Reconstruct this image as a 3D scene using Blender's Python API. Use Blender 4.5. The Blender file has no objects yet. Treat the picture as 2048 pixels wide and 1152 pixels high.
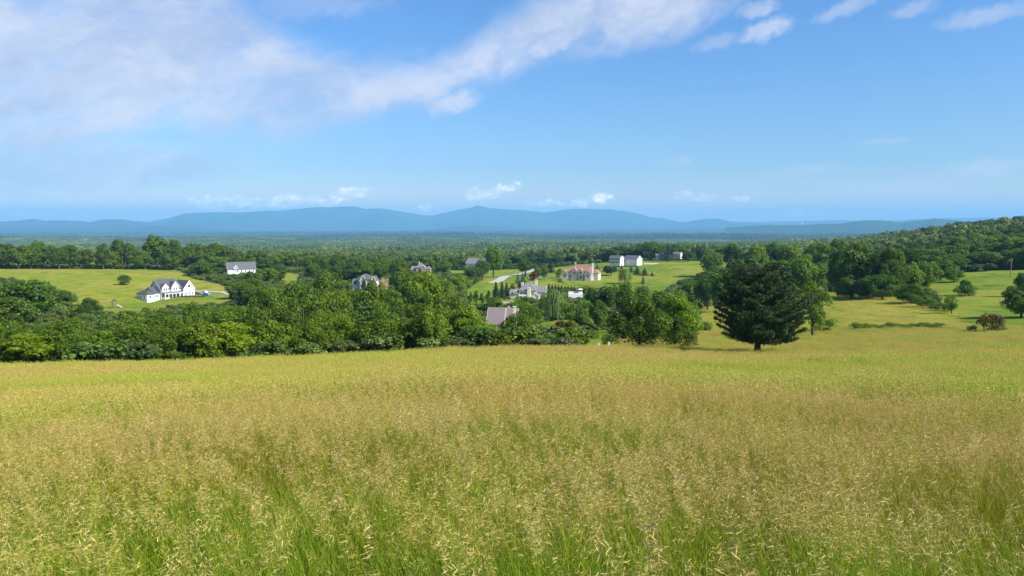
import bpy, math, random
import numpy as np
from mathutils import Vector
R = math.radians
sc = bpy.context.scene
COL = sc.collection
# ------------------------------------------------------------------ camera
F = 1518.0; PITCH = R(4.93)
cam_d = bpy.data.cameras.new('camera'); cam = bpy.data.objects.new('camera', cam_d); COL.objects.link(cam)
cam_d.sensor_width = 36; cam_d.lens = 36 * F / 2048; cam_d.clip_start = 0.05; cam_d.clip_end = 400000
cam.location = (0, 0, 0); cam.rotation_euler = (math.pi / 2 - PITCH, 0, 0)
sc.camera = cam
sc.view_settings.view_transform = 'Standard'; sc.view_settings.look = 'None'
sc.view_settings.exposure = 0.75; sc.view_settings.gamma = 1
cy = sc.cycles
cy.max_bounces = 6; cy.diffuse_bounces = 4; cy.glossy_bounces = 1; cy.transmission_bounces = 4
cy.volume_bounces = 2; cy.transparent_max_bounces = 4; cy.use_denoising = True
cy.caustics_reflective = False; cy.caustics_refractive = False; cy.sample_clamp_indirect = 4
# ------------------------------------------------------------------ sun
SUN_EL = R(38); SUN_AZ = R(118)              # azimuth clockwise from the view direction
S = Vector((math.cos(SUN_EL) * math.sin(SUN_AZ), math.cos(SUN_EL) * math.cos(SUN_AZ), math.sin(SUN_EL)))
sl = bpy.data.lights.new('sun', 'SUN'); so = bpy.data.objects.new('sun', sl); COL.objects.link(so)
sl.energy = 4.8; sl.angle = R(0.53); sl.color = (1.0, 0.955, 0.88)
so.rotation_euler = S.to_track_quat('Z', 'Y').to_euler(); so.location = (60, -60, 120)
# ------------------------------------------------------------------ node helper
class NT:
    def __init__(s, tree): s.t = tree; s.n = tree.nodes; s.l = tree.links
    def node(s, typ, **kw):
        nd = s.n.new(typ)
        for k, v in kw.items(): setattr(nd, k, v)
        return nd
    def put(s, sock, v):
        if v is None: return
        if isinstance(v, bpy.types.NodeSocket): s.l.new(v, sock)
        else:
            try: sock.default_value = v
            except Exception:
                sock.default_value = (*v, 1.0)
    def math(s, op, a, b=None, c=None, clamp=False):
        nd = s.node('ShaderNodeMath', operation=op, use_clamp=clamp)
        s.put(nd.inputs[0], a); s.put(nd.inputs[1], b); s.put(nd.inputs[2], c); return nd.outputs[0]
    def vmath(s, op, a, b=None, out=0):
        nd = s.node('ShaderNodeVectorMath', operation=op)
        s.put(nd.inputs[0], a); s.put(nd.inputs[1], b); return nd.outputs[out]
    def comb(s, x=0., y=0., z=0.):
        nd = s.node('ShaderNodeCombineXYZ'); s.put(nd.inputs[0], x); s.put(nd.inputs[1], y); s.put(nd.inputs[2], z); return nd.outputs[0]
    def sep(s, v):
        nd = s.node('ShaderNodeSeparateXYZ'); s.put(nd.inputs[0], v); return nd.outputs
    def ramp(s, v, a, b, c=0., d=1., kind='SMOOTHSTEP'):
        nd = s.node('ShaderNodeMapRange', interpolation_type=kind)
        for i, q in enumerate((v, a, b, c, d)): s.put(nd.inputs[i], q)
        return nd.outputs[0]
    def noise(s, vec, scale=1., detail=3., rough=.5, dist=0.):
        nd = s.node('ShaderNodeTexNoise'); s.put(nd.inputs['Vector'], vec)
        nd.inputs['Scale'].default_value = scale; nd.inputs['Detail'].default_value = detail
        nd.inputs['Roughness'].default_value = rough; nd.inputs['Distortion'].default_value = dist
        return nd.outputs[0]
    def mix(s, f, a, b, typ='MIX'):
        nd = s.node('ShaderNodeMix', data_type='RGBA', blend_type=typ)
        s.put(nd.inputs[0], f); s.put(nd.inputs[6], a); s.put(nd.inputs[7], b); return nd.outputs[2]
    def curve(s, v, pts):
        nd = s.node('ShaderNodeFloatCurve'); c = nd.mapping.curves[0]
        for p in pts[1:-1]: c.points.new(*p)
        c.points[0].location = pts[0]; c.points[-1].location = pts[-1]
        nd.mapping.update(); s.put(nd.inputs[1], v); nd.inputs[0].default_value = 1; return nd.outputs[0]
    def attr(s, name):
        return s.node('ShaderNodeAttribute', attribute_name=name)
# ------------------------------------------------------------------ world: Nishita sky with clouds laid out by direction
def el_of(px, py):   # azimuth and elevation in degrees of a photo pixel
    x = (px - 1024) / F; y = -(py - 576) / F
    d = (x, math.cos(PITCH) + y * math.sin(PITCH), -math.sin(PITCH) + y * math.cos(PITCH))
    return math.degrees(math.atan2(d[0], d[1])), math.degrees(math.atan2(d[2], math.hypot(d[0], d[1])))
world = bpy.data.worlds.new('World'); sc.world = world; world.use_nodes = True
w = NT(world.node_tree); w.n.clear()
wo = w.node('ShaderNodeOutputWorld'); bg = w.node('ShaderNodeBackground')
SKY_STRENGTH = 0.105
bg.inputs[1].default_value = SKY_STRENGTH
sky = w.node('ShaderNodeTexSky', sky_type='NISHITA', sun_disc=False, sun_elevation=SUN_EL, sun_rotation=SUN_AZ,
             altitude=300, air_density=1.0, dust_density=0.8, ozone_density=2.0)
tc = w.node('ShaderNodeTexCoord')
dx, dy, dz = w.sep(tc.outputs['Generated'])
az = w.math('MULTIPLY', w.math('ARCTAN2', dx, dy), 180 / math.pi)
el = w.math('MULTIPLY', w.math('ARCSINE', dz), 180 / math.pi)
ae = w.comb(az, el, 0.)
# noise fields in degrees space, stretched along the drift of the cloud
def rotmap(vec, ang, sx, sy):
    m = w.node('ShaderNodeMapping', vector_type='POINT'); w.put(m.inputs[0], vec)
    m.inputs['Rotation'].default_value = (0, 0, R(ang)); m.inputs['Scale'].default_value = (sx, sy, 1); return m.outputs[0]
warp = w.node('ShaderNodeTexNoise'); w.put(warp.inputs['Vector'], ae); warp.inputs['Scale'].default_value = .16; warp.inputs['Detail'].default_value = 3
warpv = w.vmath('SCALE', w.vmath('SUBTRACT', warp.outputs[1], (.5, .5, .5))); warpv.node.inputs['Scale'].default_value = 5.0
aew = w.vmath('ADD', ae, warpv)
st = w.vmath('MULTIPLY', rotmap(aew, -20, 1, 1), (.34, 1., 1.))
n_big = w.noise(st, .34, 6, .55)
n_fine = w.noise(w.vmath('MULTIPLY', rotmap(aew, -14, 1, 1), (.55, 1., 1.)), 1.5, 5, .6)
azn = w.ramp(az, -40., 40., kind='LINEAR')
def cpts(lst):
    out = []
    for px, py in lst:
        a, e = el_of(px, py); out.append(((a + 40) / 80, max(0, min(1, e / 25))))
    return out
bot = w.curve(azn, [(0, .25)] + cpts([(0, 330), (150, 315), (235, 285), (330, 262), (450, 275), (600, 262), (720, 240), (830, 224), (930, 180), (1040, 145), (1150, 110), (1260, 80), (1360, 60), (1450, 20), (1560, -30)]) + [(1, .98)])
top = w.curve(azn, [(0, 1)] + cpts([(0, -90), (330, -80), (440, -20), (520, 50), (640, 110), (760, 135), (860, 130), (950, 85), (1050, 25), (1130, -30), (1300, -90)]) + [(1, 1)])
edge = w.math('MULTIPLY', w.math('SUBTRACT', n_big, .5), 5.0)
elw = w.math('ADD', el, edge)
c_bot = w.ramp(elw, w.math('MULTIPLY_ADD', bot, 25., -1.0), w.math('MULTIPLY_ADD', bot, 25., 2.0))
c_top = w.ramp(elw, w.math('MULTIPLY_ADD', top, 25., -1.5), w.math('MULTIPLY_ADD', top, 25., 1.6), 1., 0.)
cov = w.math('MULTIPLY', c_bot, c_top)
body = w.math('MULTIPLY', cov, w.ramp(w.math('ADD', w.math('MULTIPLY', n_big, .85), w.math('MULTIPLY', n_fine, .15)), .24, .60, .45, 1.))
def blob(px, py, rx, ry, ang, s, noise, lo, hi):
    a, e = el_of(px, py); k = 57.3 / F
    m = w.node('ShaderNodeMapping', vector_type='TEXTURE'); w.put(m.inputs[0], aew2)
    m.inputs['Location'].default_value = (a, e, 0); m.inputs['Rotation'].default_value = (0, 0, R(ang)); m.inputs['Scale'].default_value = (rx * k, ry * k, 1)
    r = w.vmath('LENGTH', m.outputs[0], out=1)
    f = w.ramp(r, 0., 1.15, 1., 0.)
    return w.math('MULTIPLY', w.ramp(w.math('MULTIPLY', f, noise), lo, hi), s)
warp2 = w.node('ShaderNodeTexNoise'); w.put(warp2.inputs['Vector'], ae); warp2.inputs['Scale'].default_value = 1.1; warp2.inputs['Detail'].default_value = 3
wv2 = w.vmath('SCALE', w.vmath('SUBTRACT', warp2.outputs[1], (.5, .5, .5))); wv2.node.inputs['Scale'].default_value = .9
aew2 = w.vmath('ADD', ae, wv2)
tot = body
n_cu = w.ramp(w.noise(w.vmath('MULTIPLY', ae, (1., 1.5, 1.)), 1.3, 6, .62), .32, .68, .1, .65, 'LINEAR')
n_cu = w.math('ADD', n_cu, .25)
wisps = [  # px, py, rx, ry, angle, strength (fine high wisps)
    (905, 205, 90, 32, 14, .75), (1110, 75, 130, 50, 22, .9), (1330, 35, 140, 45, 14, .85), (1530, 62, 80, 26, 14, .65), (1690, 18, 90, 20, 16, .6),
    (1515, 18, 60, 24, 8, .6), (1825, 18, 60, 22, 10, .45), (1975, 30, 120, 24, 8, .38), (1350, 322, 60, 12, 3, .35), (1770, 282, 60, 9, 2, .3),
    (1610, 340, 110, 14, 6, .22), (1980, 335, 110, 24, 4, .42), (1800, 378, 220, 30, 2, .28), (1430, 85, 70, 22, 12, .35), (160, 335, 460, 75, 4, .72), (60, 290, 300, 60, 0, .6),
    (620, 12, 260, 40, 6, .34), (1500, 395, 200, 20, 2, .22)]
for b in wisps: tot = w.math('MAXIMUM', tot, blob(*b, w.math('ADD', n_fine, .28), .12, .72))
cum = [(425, 405, 62, 24, 8, .85), (490, 406, 55, 20, 0, .7), (575, 402, 70, 24, 4, .72), (645, 400, 60, 20, 0, .75), (705, 386, 55, 24, 6, .6),
       (960, 388, 44, 20, 0, .7), (1010, 376, 40, 20, 12, .8), (848, 418, 40, 11, 0, .75), (1090, 408, 60, 14, 0, .55), (1165, 402, 60, 17, 6, .7), (1200, 396, 38, 20, 0, 1.),
       (66, 428, 40, 10, 0, .6), (1482, 398, 24, 13, 0, .5), (1605, 426, 40, 5, 0, .6), (1390, 395, 60, 18, 0, .3)]
cumv = None
for b in cum:
    q_ = blob(b[0], b[1], b[2] * 1.35, b[3] * 1.1, b[4], b[5], n_cu, .26, .62); cumv = q_ if cumv is None else w.math('MAXIMUM', cumv, q_)
cumv = w.math('MULTIPLY', cumv, w.ramp(el, -.2, .4))
tot = w.math('MULTIPLY', tot, w.ramp(el, -.2, .4))
kc = 1.0 / SKY_STRENGTH
n_soft = w.noise(st, .16, 3, .5)
ccol = w.mix(w.ramp(w.math('ADD', w.math('MULTIPLY', w.math('ADD', n_soft, w.ramp(az, -34., -8., -.09, .05)), .85), w.math('MULTIPLY', n_fine, .15)), .36, .64), (.28 * kc, .34 * kc, .48 * kc, 1), (.48 * kc, .50 * kc, .57 * kc, 1))
skyc = w.mix(1.0, sky.outputs[0], w.mix(w.ramp(el, 0., 4.5), (1.05, .92, .88, 1), w.mix(w.ramp(el, 2., 17.), (.55, .70, .88, 1), (.46, .73, 1.02, 1))), 'MULTIPLY')
final = w.mix(w.math('MULTIPLY', tot, .92), skyc, ccol)
final = w.mix(cumv, final, w.mix(w.ramp(n_cu, .6, .95), (.75 * kc, .75 * kc, .78 * kc, 1), (1.25 * kc, 1.15 * kc, 1.0 * kc, 1)))
w.put(bg.inputs[0], final); w.l.new(bg.outputs[0], wo.inputs[0])
world.cycles.sampling_method = 'MANUAL'; world.cycles.sample_map_resolution = 512
# ------------------------------------------------------------------ numpy noise and terrain
def vnoise(x, y, seed=0):
    xi = np.floor(x).astype(np.int64); yi = np.floor(y).astype(np.int64); fx = x - xi; fy = y - yi
    fx = fx * fx * (3 - 2 * fx); fy = fy * fy * (3 - 2 * fy)
    def h(a, b):
        n = (a * 374761393 + b * 668265263 + seed * 974634777) & 0xffffffff
        n = ((n ^ (n >> 13)) * 1274126177) & 0xffffffff
        return ((n ^ (n >> 16)) & 0xffff) / 65535.0 - .5
    return (h(xi, yi) * (1 - fx) + h(xi + 1, yi) * fx) * (1 - fy) + (h(xi, yi + 1) * (1 - fx) + h(xi + 1, yi + 1) * fx) * fy
def sstep(x, a, b):
    t = np.clip((x - a) / (b - a), 0, 1); return t * t * (3 - 2 * t)
DK = [0, 20, 60, 110, 135, 170, 220, 300, 380, 465, 560, 650, 740, 850, 1100, 1600, 2500, 4000, 7000, 12000, 20000, 90000]
FAR = [-80, -100, -130, -170, -210, -255, -500]
def px_az(px): return el_of(px, 600)[0]
TAB = [
 (-180, [-1.6, 0, 3, 8, 9, 11, 14, 16, 18, 18, 16, 14, 12, 8, 0, -20, -60, -110, -160, -210, -255, -500]),
 (-90, [-1.6, -2.5, -5, -9, -12, -15, -18, -22, -26, -30, -32, -34, -36, -42, -60] + FAR),
 (px_az(-350), [-1.6, -5, -12, -21, -26, -32.5, -38, -42, -43, -45, -45.5, -44.5, -43.5, -52, -65] + FAR),
 (px_az(0), [-1.6, -4.9, -11.7, -20.2, -25.5, -32, -38, -42, -43, -45.5, -45.5, -44.5, -43.5, -52, -65] + FAR),
 (px_az(300), [-1.6, -4.8, -11.3, -19.8, -25.2, -32, -38, -42, -43.5, -46.2, -46.2, -45, -43.5, -52, -65] + FAR),
 (px_az(600), [-1.6, -4.7, -10.9, -18.9, -24.5, -31, -37, -41, -42, -43, -44, -45, -47, -53, -65] + FAR),
 (px_az(900), [-1.6, -4.5, -10.3, -17.9, -23, -29.5, -36, -40, -42, -43, -45, -47, -49, -52, -62] + FAR),
 (px_az(1100), [-1.6, -4.5, -10.2, -17.7, -22, -27.5, -32, -38, -42, -45.5, -46, -46, -46, -48, -60] + FAR),
 (px_az(1300), [-1.6, -4.5, -10.3, -17.8, -21.8, -26.5, -32, -38, -43, -46, -46, -44, -40, -40, -52, -74, -100, -130, -170, -210, -255, -500]),
 (px_az(1515), [-1.6, -4.6, -10.7, -18.7, -21.7, -25.3, -30, -36, -40, -43, -44, -43, -42, -45, -55, -68, -92, -125, -170, -210, -255, -500]),
 (px_az(1700), [-1.6, -4.6, -10.5, -18.1, -21, -24.5, -28.8, -31, -32.5, -36, -40, -42, -44, -48, -54, -58, -62, -100, -160, -210, -255, -500]),
 (px_az(1900), [-1.6, -4.6, -10.3, -17.6, -20.3, -23.8, -28, -31.5, -33, -32, -33, -34, -32, -30, -26, -18, -30, -85, -150, -210, -255, -500]),
 (px_az(2048), [-1.6, -4.6, -10.2, -17.4, -20, -23.5, -27.7, -31, -32, -31, -30, -27, -23, -18, -10, -6, -25, -80, -150, -210, -255, -500]),
 (90, [-1.6, -3, -6, -10, -12, -14, -16, -18, -18, -18, -16, -13, -10, -6, -2, 0, -30, -100, -160, -210, -255, -500]),
 (180, [-1.6, 0, 3, 8, 9, 11, 14, 16, 18, 18, 16, 14, 12, 8, 0, -20, -60, -110, -160, -210, -255, -500])]
def sof(d): return np.log1p(np.asarray(d, float) / 40.0)
_sg = np.linspace(0, float(sof(90000)), 500); _ag = np.linspace(-180, 180, 1441)
def _fit(a, z):      # heights are given per unit of depth along the view axis; grass stands on top of them
    c = math.cos(R(a)) if abs(a) < 60 else .6; z = np.array(z, float); dk = np.array(DK, float)
    k = 1 + (c - 1) * np.clip(dk / 60, 0, 1) * (1 - sstep(dk, 1100, 4000)); z = z * k
    return z - .75 * np.clip(dk / 60, 0, 1) * (1 - sstep(dk, 260, 500))
_rows = np.array([np.interp(_sg, sof(DK), _fit(*r)) for r in TAB])
def _smooth(a, sig, axis):
    n = int(sig * 3); k = np.exp(-.5 * (np.arange(-n, n + 1) / sig) ** 2); k /= k.sum()
    pad = [(0, 0), (0, 0)]; pad[axis] = (n, n); b = np.pad(a, pad, mode='edge')
    return np.apply_along_axis(lambda v: np.convolve(v, k, 'valid'), axis, b)
_G = np.array([np.interp(_ag, [r[0] for r in TAB], _rows[:, j]) for j in range(len(_sg))])   # [s, az]
_G = _smooth(_smooth(_G, 5, 0), 9, 1)
def H(x, y):
    x = np.asarray(x, float); y = np.asarray(y, float); d = np.hypot(x, y)
    a = np.degrees(np.arctan2(x, y)); si = np.clip(sof(d) / _sg[1], 0, len(_sg) - 1.001); ai = np.clip((a + 180) * 4, 0, 1439.999)
    i = si.astype(int); j = ai.astype(int); fi = si - i; fj = ai - j
    z = (_G[i, j] * (1 - fj) + _G[i, j + 1] * fj) * (1 - fi) + (_G[i + 1, j] * (1 - fj) + _G[i + 1, j + 1] * fj) * fi
    z = z + .22 * vnoise(x / 6, y / 6, 1) * sstep(d, 1, 25) + 1.0 * vnoise(x / 38, y / 38, 2) * sstep(d, 20, 120)
    z = z - 3.2 * np.exp(-((x - 447 * math.sin(R(px_az(291)))) ** 2 / 60 + (y - 447 * math.cos(R(px_az(291)))) ** 2 / 260))
    z = z + 26 * vnoise(x / 700, y / 380, 3) * sstep(d, 1000, 2500) + 85 * vnoise(x / 3500 + .3, y / 1300 + .7, 4) * sstep(d, 2500, 7000) * (1 - .6 * sstep(d, 12000, 20000))
    return z
H0 = lambda x, y: float(H(np.array([x]), np.array([y]))[0])
def project(x, y, z):
    f = y * math.cos(PITCH) - z * math.sin(PITCH); u = y * math.sin(PITCH) + z * math.cos(PITCH)
    f = np.where(np.asarray(f) < .01, .01, f)
    return 1024 + F * x / f, 576 - F * u / f
def unit(px, py):
    x = (px - 1024) / F; y = -(py - 576) / F
    dy_ = math.cos(PITCH) + y * math.sin(PITCH); h = math.hypot(x, dy_)
    return x / h, dy_ / h, -(-math.sin(PITCH) + y * math.cos(PITCH)) / h       # unit x, unit y, tan of the angle below the horizon
def spot(px, d):     # ground point at horizontal distance d in the column of pixel px
    py = 620
    for _ in range(3):
        ux, uy, t = unit(px, py); x, y = ux * d, uy * d; z = H0(x, y); py = float(project(x, y, z)[1])
    return x, y, z, py
def hit(px, py, dmin=60, dmax=2000):     # first ground point behind dmin on the ray of a pixel
    ux, uy, t = unit(px, py); ds = np.geomspace(dmin, dmax, 3000); g = H(ux * ds, uy * ds); r = -t * ds
    k = np.argmax(g >= r)
    if not (g >= r).any(): k = len(ds) - 1
    d = ds[k]; return ux * d, uy * d, float(g[k])
# ------------------------------------------------------------------ mesh helpers
def mesh_np(name, V, Q, mat, attrs=None, smooth=False):
    V = np.asarray(V, np.float32); Q = np.asarray(Q, np.int32); n = Q.shape[1]
    me = bpy.data.meshes.new(name)
    me.vertices.add(len(V)); me.vertices.foreach_set('co', V.ravel())
    me.loops.add(Q.size); me.loops.foreach_set('vertex_index', Q.ravel())
    me.polygons.add(len(Q)); me.polygons.foreach_set('loop_start', np.arange(0, Q.size, n, dtype=np.int32))
    if smooth: me.polygons.foreach_set('use_smooth', np.ones(len(Q), bool))
    for k, a in (attrs or {}).items():
        at = me.attributes.new(k, 'FLOAT', 'POINT'); at.data.foreach_set('value', np.asarray(a, np.float32))
    me.update(calc_edges=True)
    if mat is not None: me.materials.append(mat)
    return me
def link(name, me, parent=None, loc=None, coll=None):
    o = bpy.data.objects.new(name, me); (coll or COL).objects.link(o)
    if parent is not None: o.parent = parent
    if loc is not None: o.location = loc
    return o
def tag(o, label=None, cat=None, group=None, kind=None):
    if label: o['label'] = label
    if cat: o['category'] = cat
    if group: o['group'] = group
    if kind: o['kind'] = kind
    return o
def empty(name, loc, rz=0.0):
    o = bpy.data.objects.new(name, None); COL.objects.link(o); o.location = loc; o.rotation_euler = (0, 0, rz); o.empty_display_size = .5
    return o
class MB:
    def __init__(s): s.v = []; s.f = []
    def add(s, vs, fs):
        b = len(s.v); s.v += [tuple(v) for v in vs]; s.f += [tuple(b + i for i in f) for f in fs]; return s
    def box(s, x0, x1, y0, y1, z0, z1):
        return s.add([(x0, y0, z0), (x1, y0, z0), (x1, y1, z0), (x0, y1, z0), (x0, y0, z1), (x1, y0, z1), (x1, y1, z1), (x0, y1, z1)],
                     [(0, 3, 2, 1), (4, 5, 6, 7), (0, 1, 5, 4), (1, 2, 6, 5), (2, 3, 7, 6), (3, 0, 4, 7)])
    def tube(s, pts, rads, n=6, cap=True):
        b = len(s.v); m = len(pts)
        for i, (p, r) in enumerate(zip(pts, rads)):
            p = Vector(p); t = (Vector(pts[min(i + 1, m - 1)]) - Vector(pts[max(i - 1, 0)])).normalized()
            a = t.orthogonal().normalized() if abs(t.z) > .99 else t.cross(Vector((0, 0, 1))).normalized()
            c = t.cross(a)
            for k in range(n):
                q = 2 * math.pi * k / n; s.v.append(tuple(p + (a * math.cos(q) + c * math.sin(q)) * r))
        for i in range(m - 1):
            for k in range(n):
                s.f.append((b + i * n + k, b + i * n + (k + 1) % n, b + (i + 1) * n + (k + 1) % n, b + (i + 1) * n + k))
        if cap: s.f.append(tuple(b + (m - 1) * n + k for k in range(n))); s.f.append(tuple(b + k for k in range(n))[::-1])
        return s
    def lathe(s, prof, n=16, c=(0, 0, 0)):
        b = len(s.v)
        for r, z in prof:
            for k in range(n):
                q = 2 * math.pi * k / n; s.v.append((c[0] + r * math.cos(q), c[1] + r * math.sin(q), c[2] + z))
        for i in range(len(prof) - 1):
            for k in range(n): s.f.append((b + i * n + k, b + i * n + (k + 1) % n, b + (i + 1) * n + (k + 1) % n, b + (i + 1) * n + k))
        return s
    def mesh(s, name, mat, smooth=False):
        me = bpy.data.meshes.new(name); me.from_pydata(s.v, [], s.f); me.update()
        if smooth: me.shade_smooth()
        me.materials.append(mat); return me
    def build(s, name, mat, parent=None, smooth=False, loc=None):
        return link(name, s.mesh(name, mat, smooth), parent, loc)
# ------------------------------------------------------------------ materials
def new_mat(name):
    m = bpy.data.materials.new(name); m.use_nodes = True; t = NT(m.node_tree); t.n.clear()
    out = t.node('ShaderNodeOutputMaterial'); return m, t, out
def plain(name, col, rough=.6, noise=.12, scale=3., spec=.3, bump=0.):
    m, t, out = new_mat(name); p = t.node('ShaderNodeBsdfPrincipled'); tc = t.node('ShaderNodeTexCoord')
    n = t.noise(tc.outputs['Object'], scale, 4, .6)
    c = t.mix(n, tuple(c * (1 - noise) for c in col) + (1,), tuple(min(1, c * (1 + noise)) for c in col) + (1,))
    t.put(p.inputs['Base Color'], c); p.inputs['Roughness'].default_value = rough; p.inputs['Specular IOR Level'].default_value = spec
    if bump:
        b = t.node('ShaderNodeBump'); b.inputs['Strength'].default_value = bump; b.inputs['Distance'].default_value = .05
        t.put(b.inputs['Height'], n); t.l.new(b.outputs[0], p.inputs['Normal'])
    t.l.new(p.outputs[0], out.inputs[0]); return m
def striped(name, col, pitch, dark=.75, rough=.7):      # clapboard siding or roof courses: fine relief along z
    m, t, out = new_mat(name); p = t.node('ShaderNodeBsdfPrincipled'); tc = t.node('ShaderNodeTexCoord')
    x, y, z = t.sep(tc.outputs['Object']); fr = t.math('FRACT', t.math('DIVIDE', z, pitch))
    n = t.noise(tc.outputs['Object'], 1.2, 5, .65)
    c = t.mix(n, tuple(c * .86 for c in col) + (1,), tuple(min(1, c * 1.08) for c in col) + (1,))
    b = t.node('ShaderNodeBump'); b.inputs['Strength'].default_value = .6; b.inputs['Distance'].default_value = .03
    t.put(b.inputs['Height'], fr); t.l.new(b.outputs[0], p.inputs['Normal'])
    t.put(p.inputs['Base Color'], c); p.inputs['Roughness'].default_value = rough; p.inputs['Specular IOR Level'].default_value = .25
    t.l.new(p.outputs[0], out.inputs[0]); return m
def leafy(name, dark, light, trans=.35, objcol=True, rand=0.0, bigscale=None, spec=.35, rough=.55):
    m, t, out = new_mat(name); p = t.node('ShaderNodeBsdfPrincipled'); tr = t.node('ShaderNodeBsdfTranslucent'); mx = t.node('ShaderNodeMixShader')
    v = t.attr('v').outputs['Fac']
    c = t.mix(v, dark + (1,), light + (1,))
    oi = t.node('ShaderNodeObjectInfo')
    if objcol: c = t.mix(1.0, c, oi.outputs['Color'], 'MULTIPLY')
    if rand:
        hs = t.node('ShaderNodeHueSaturation'); t.put(hs.inputs['Hue'], t.ramp(oi.outputs['Random'], 0., 1., .5 - .035 * rand, .5 + .012 * rand, 'LINEAR'))
        rr = t.math('FRACT', t.math('MULTIPLY', oi.outputs['Random'], 17.31))
        t.put(hs.inputs['Value'], t.ramp(rr, 0., 1., 1 - .38 * rand, 1 + .38 * rand, 'LINEAR'))
        t.put(hs.inputs['Saturation'], t.ramp(t.math('FRACT', t.math('MULTIPLY', oi.outputs['Random'], 7.77)), 0., 1., .78, 1.08, 'LINEAR'))
        t.put(hs.inputs['Color'], c); c = hs.outputs[0]
    if bigscale:
        g = t.node('ShaderNodeNewGeometry'); n = t.noise(g.outputs['Position'], bigscale, 3, .55)
        c = t.mix(1.0, c, t.mix(t.ramp(n, .38, .62), (.76, .82, .62, 1), (1.25, 1.15, .8, 1)), 'MULTIPLY')
    t.put(p.inputs['Base Color'], c); p.inputs['Roughness'].default_value = rough; p.inputs['Specular IOR Level'].default_value = spec
    t.put(tr.inputs[0], t.mix(1.0, c, (1.25, 1.2, .5, 1), 'MULTIPLY'))
    mx.inputs[0].default_value = trans; t.l.new(p.outputs[0], mx.inputs[1]); t.l.new(tr.outputs[0], mx.inputs[2]); t.l.new(mx.outputs[0], out.inputs[0])
    return m
M = {}
M['leaf'] = leafy('leaf_green', (.070, .130, .006), (.190, .290, .014), trans=.47)
M['leaf_far'] = leafy('leaf_far', (.070, .130, .012), (.160, .245, .020), trans=.3, objcol=False, rand=1.0, bigscale=.0035)
M['needle'] = leafy('needle_green', (.012, .030, .010), (.036, .072, .022), trans=.15)
M['willow'] = leafy('willow_leaf', (.085, .14, .025), (.19, .26, .06), trans=.35)
M['bark'] = plain('bark', (.075, .058, .042), .9, .4, 2.5, .1, .6)
M['white_siding'] = striped('white_siding', (.68, .67, .64), .25)
M['cream_stucco'] = plain('cream_stucco', (.72, .64, .47), .8, .06, .8, .2)
M['beige_stucco'] = plain('beige_stucco', (.62, .54, .45), .8, .08, .8, .2)
M['grey_siding'] = striped('grey_siding', (.42, .43, .41), .25)
M['brick_wall'] = plain('pink_brick', (.42, .27, .21), .85, .2, 3, .2)
M['roof_charcoal'] = striped('charcoal_shingle', (.085, .088, .098), .3)
M['roof_grey'] = striped('grey_shingle', (.12, .122, .13), .3)
M['roof_lightgrey'] = striped('light_grey_shingle', (.21, .20, .205), .3)
M['roof_brown'] = striped('brown_shingle', (.22, .18, .165), .3)
M['roof_red'] = striped('red_tile', (.34, .18, .125), .35)
M['trim'] = plain('white_trim', (.80, .79, .76), .5, .03)
M['pane'] = plain('window_glass', (.035, .045, .06), .08, .1, 1, .6)
M['shutter'] = plain('dark_shutter', (.035, .04, .05), .5, .05)
M['garage'] = plain('garage_door', (.62, .64, .68), .5, .04)
M['asphalt'] = plain('asphalt', (.16, .155, .15), .9, .15, .6)
M['pale_road'] = plain('pale_gravel_road', (.44, .41, .36), .95, .12, .5)
M['mulch'] = plain('dark_mulch', (.055, .045, .045), .95, .35, 1.5, .1, .5)
M['paint_white'] = plain('white_car_paint', (.78, .79, .8), .25, .02, 1, .5)
M['paint_blue'] = plain('blue_car_paint', (.06, .22, .55), .25, .02, 1, .5)
M['paint_dark'] = plain('dark_car_paint', (.03, .032, .036), .22, .05, 1, .5)
M['paint_red'] = plain('dark_red_car_paint', (.13, .02, .02), .22, .05, 1, .5)
M['tyre'] = plain('tyre_rubber', (.02, .02, .02), .8, .1)
M['metal'] = plain('grey_metal', (.4, .41, .42), .4, .1)
M['wood'] = plain('weathered_wood', (.24, .17, .11), .85, .25, 3)
M['stone_cap'] = plain('pale_stone', (.62, .57, .46), .85, .1, 1)
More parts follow.
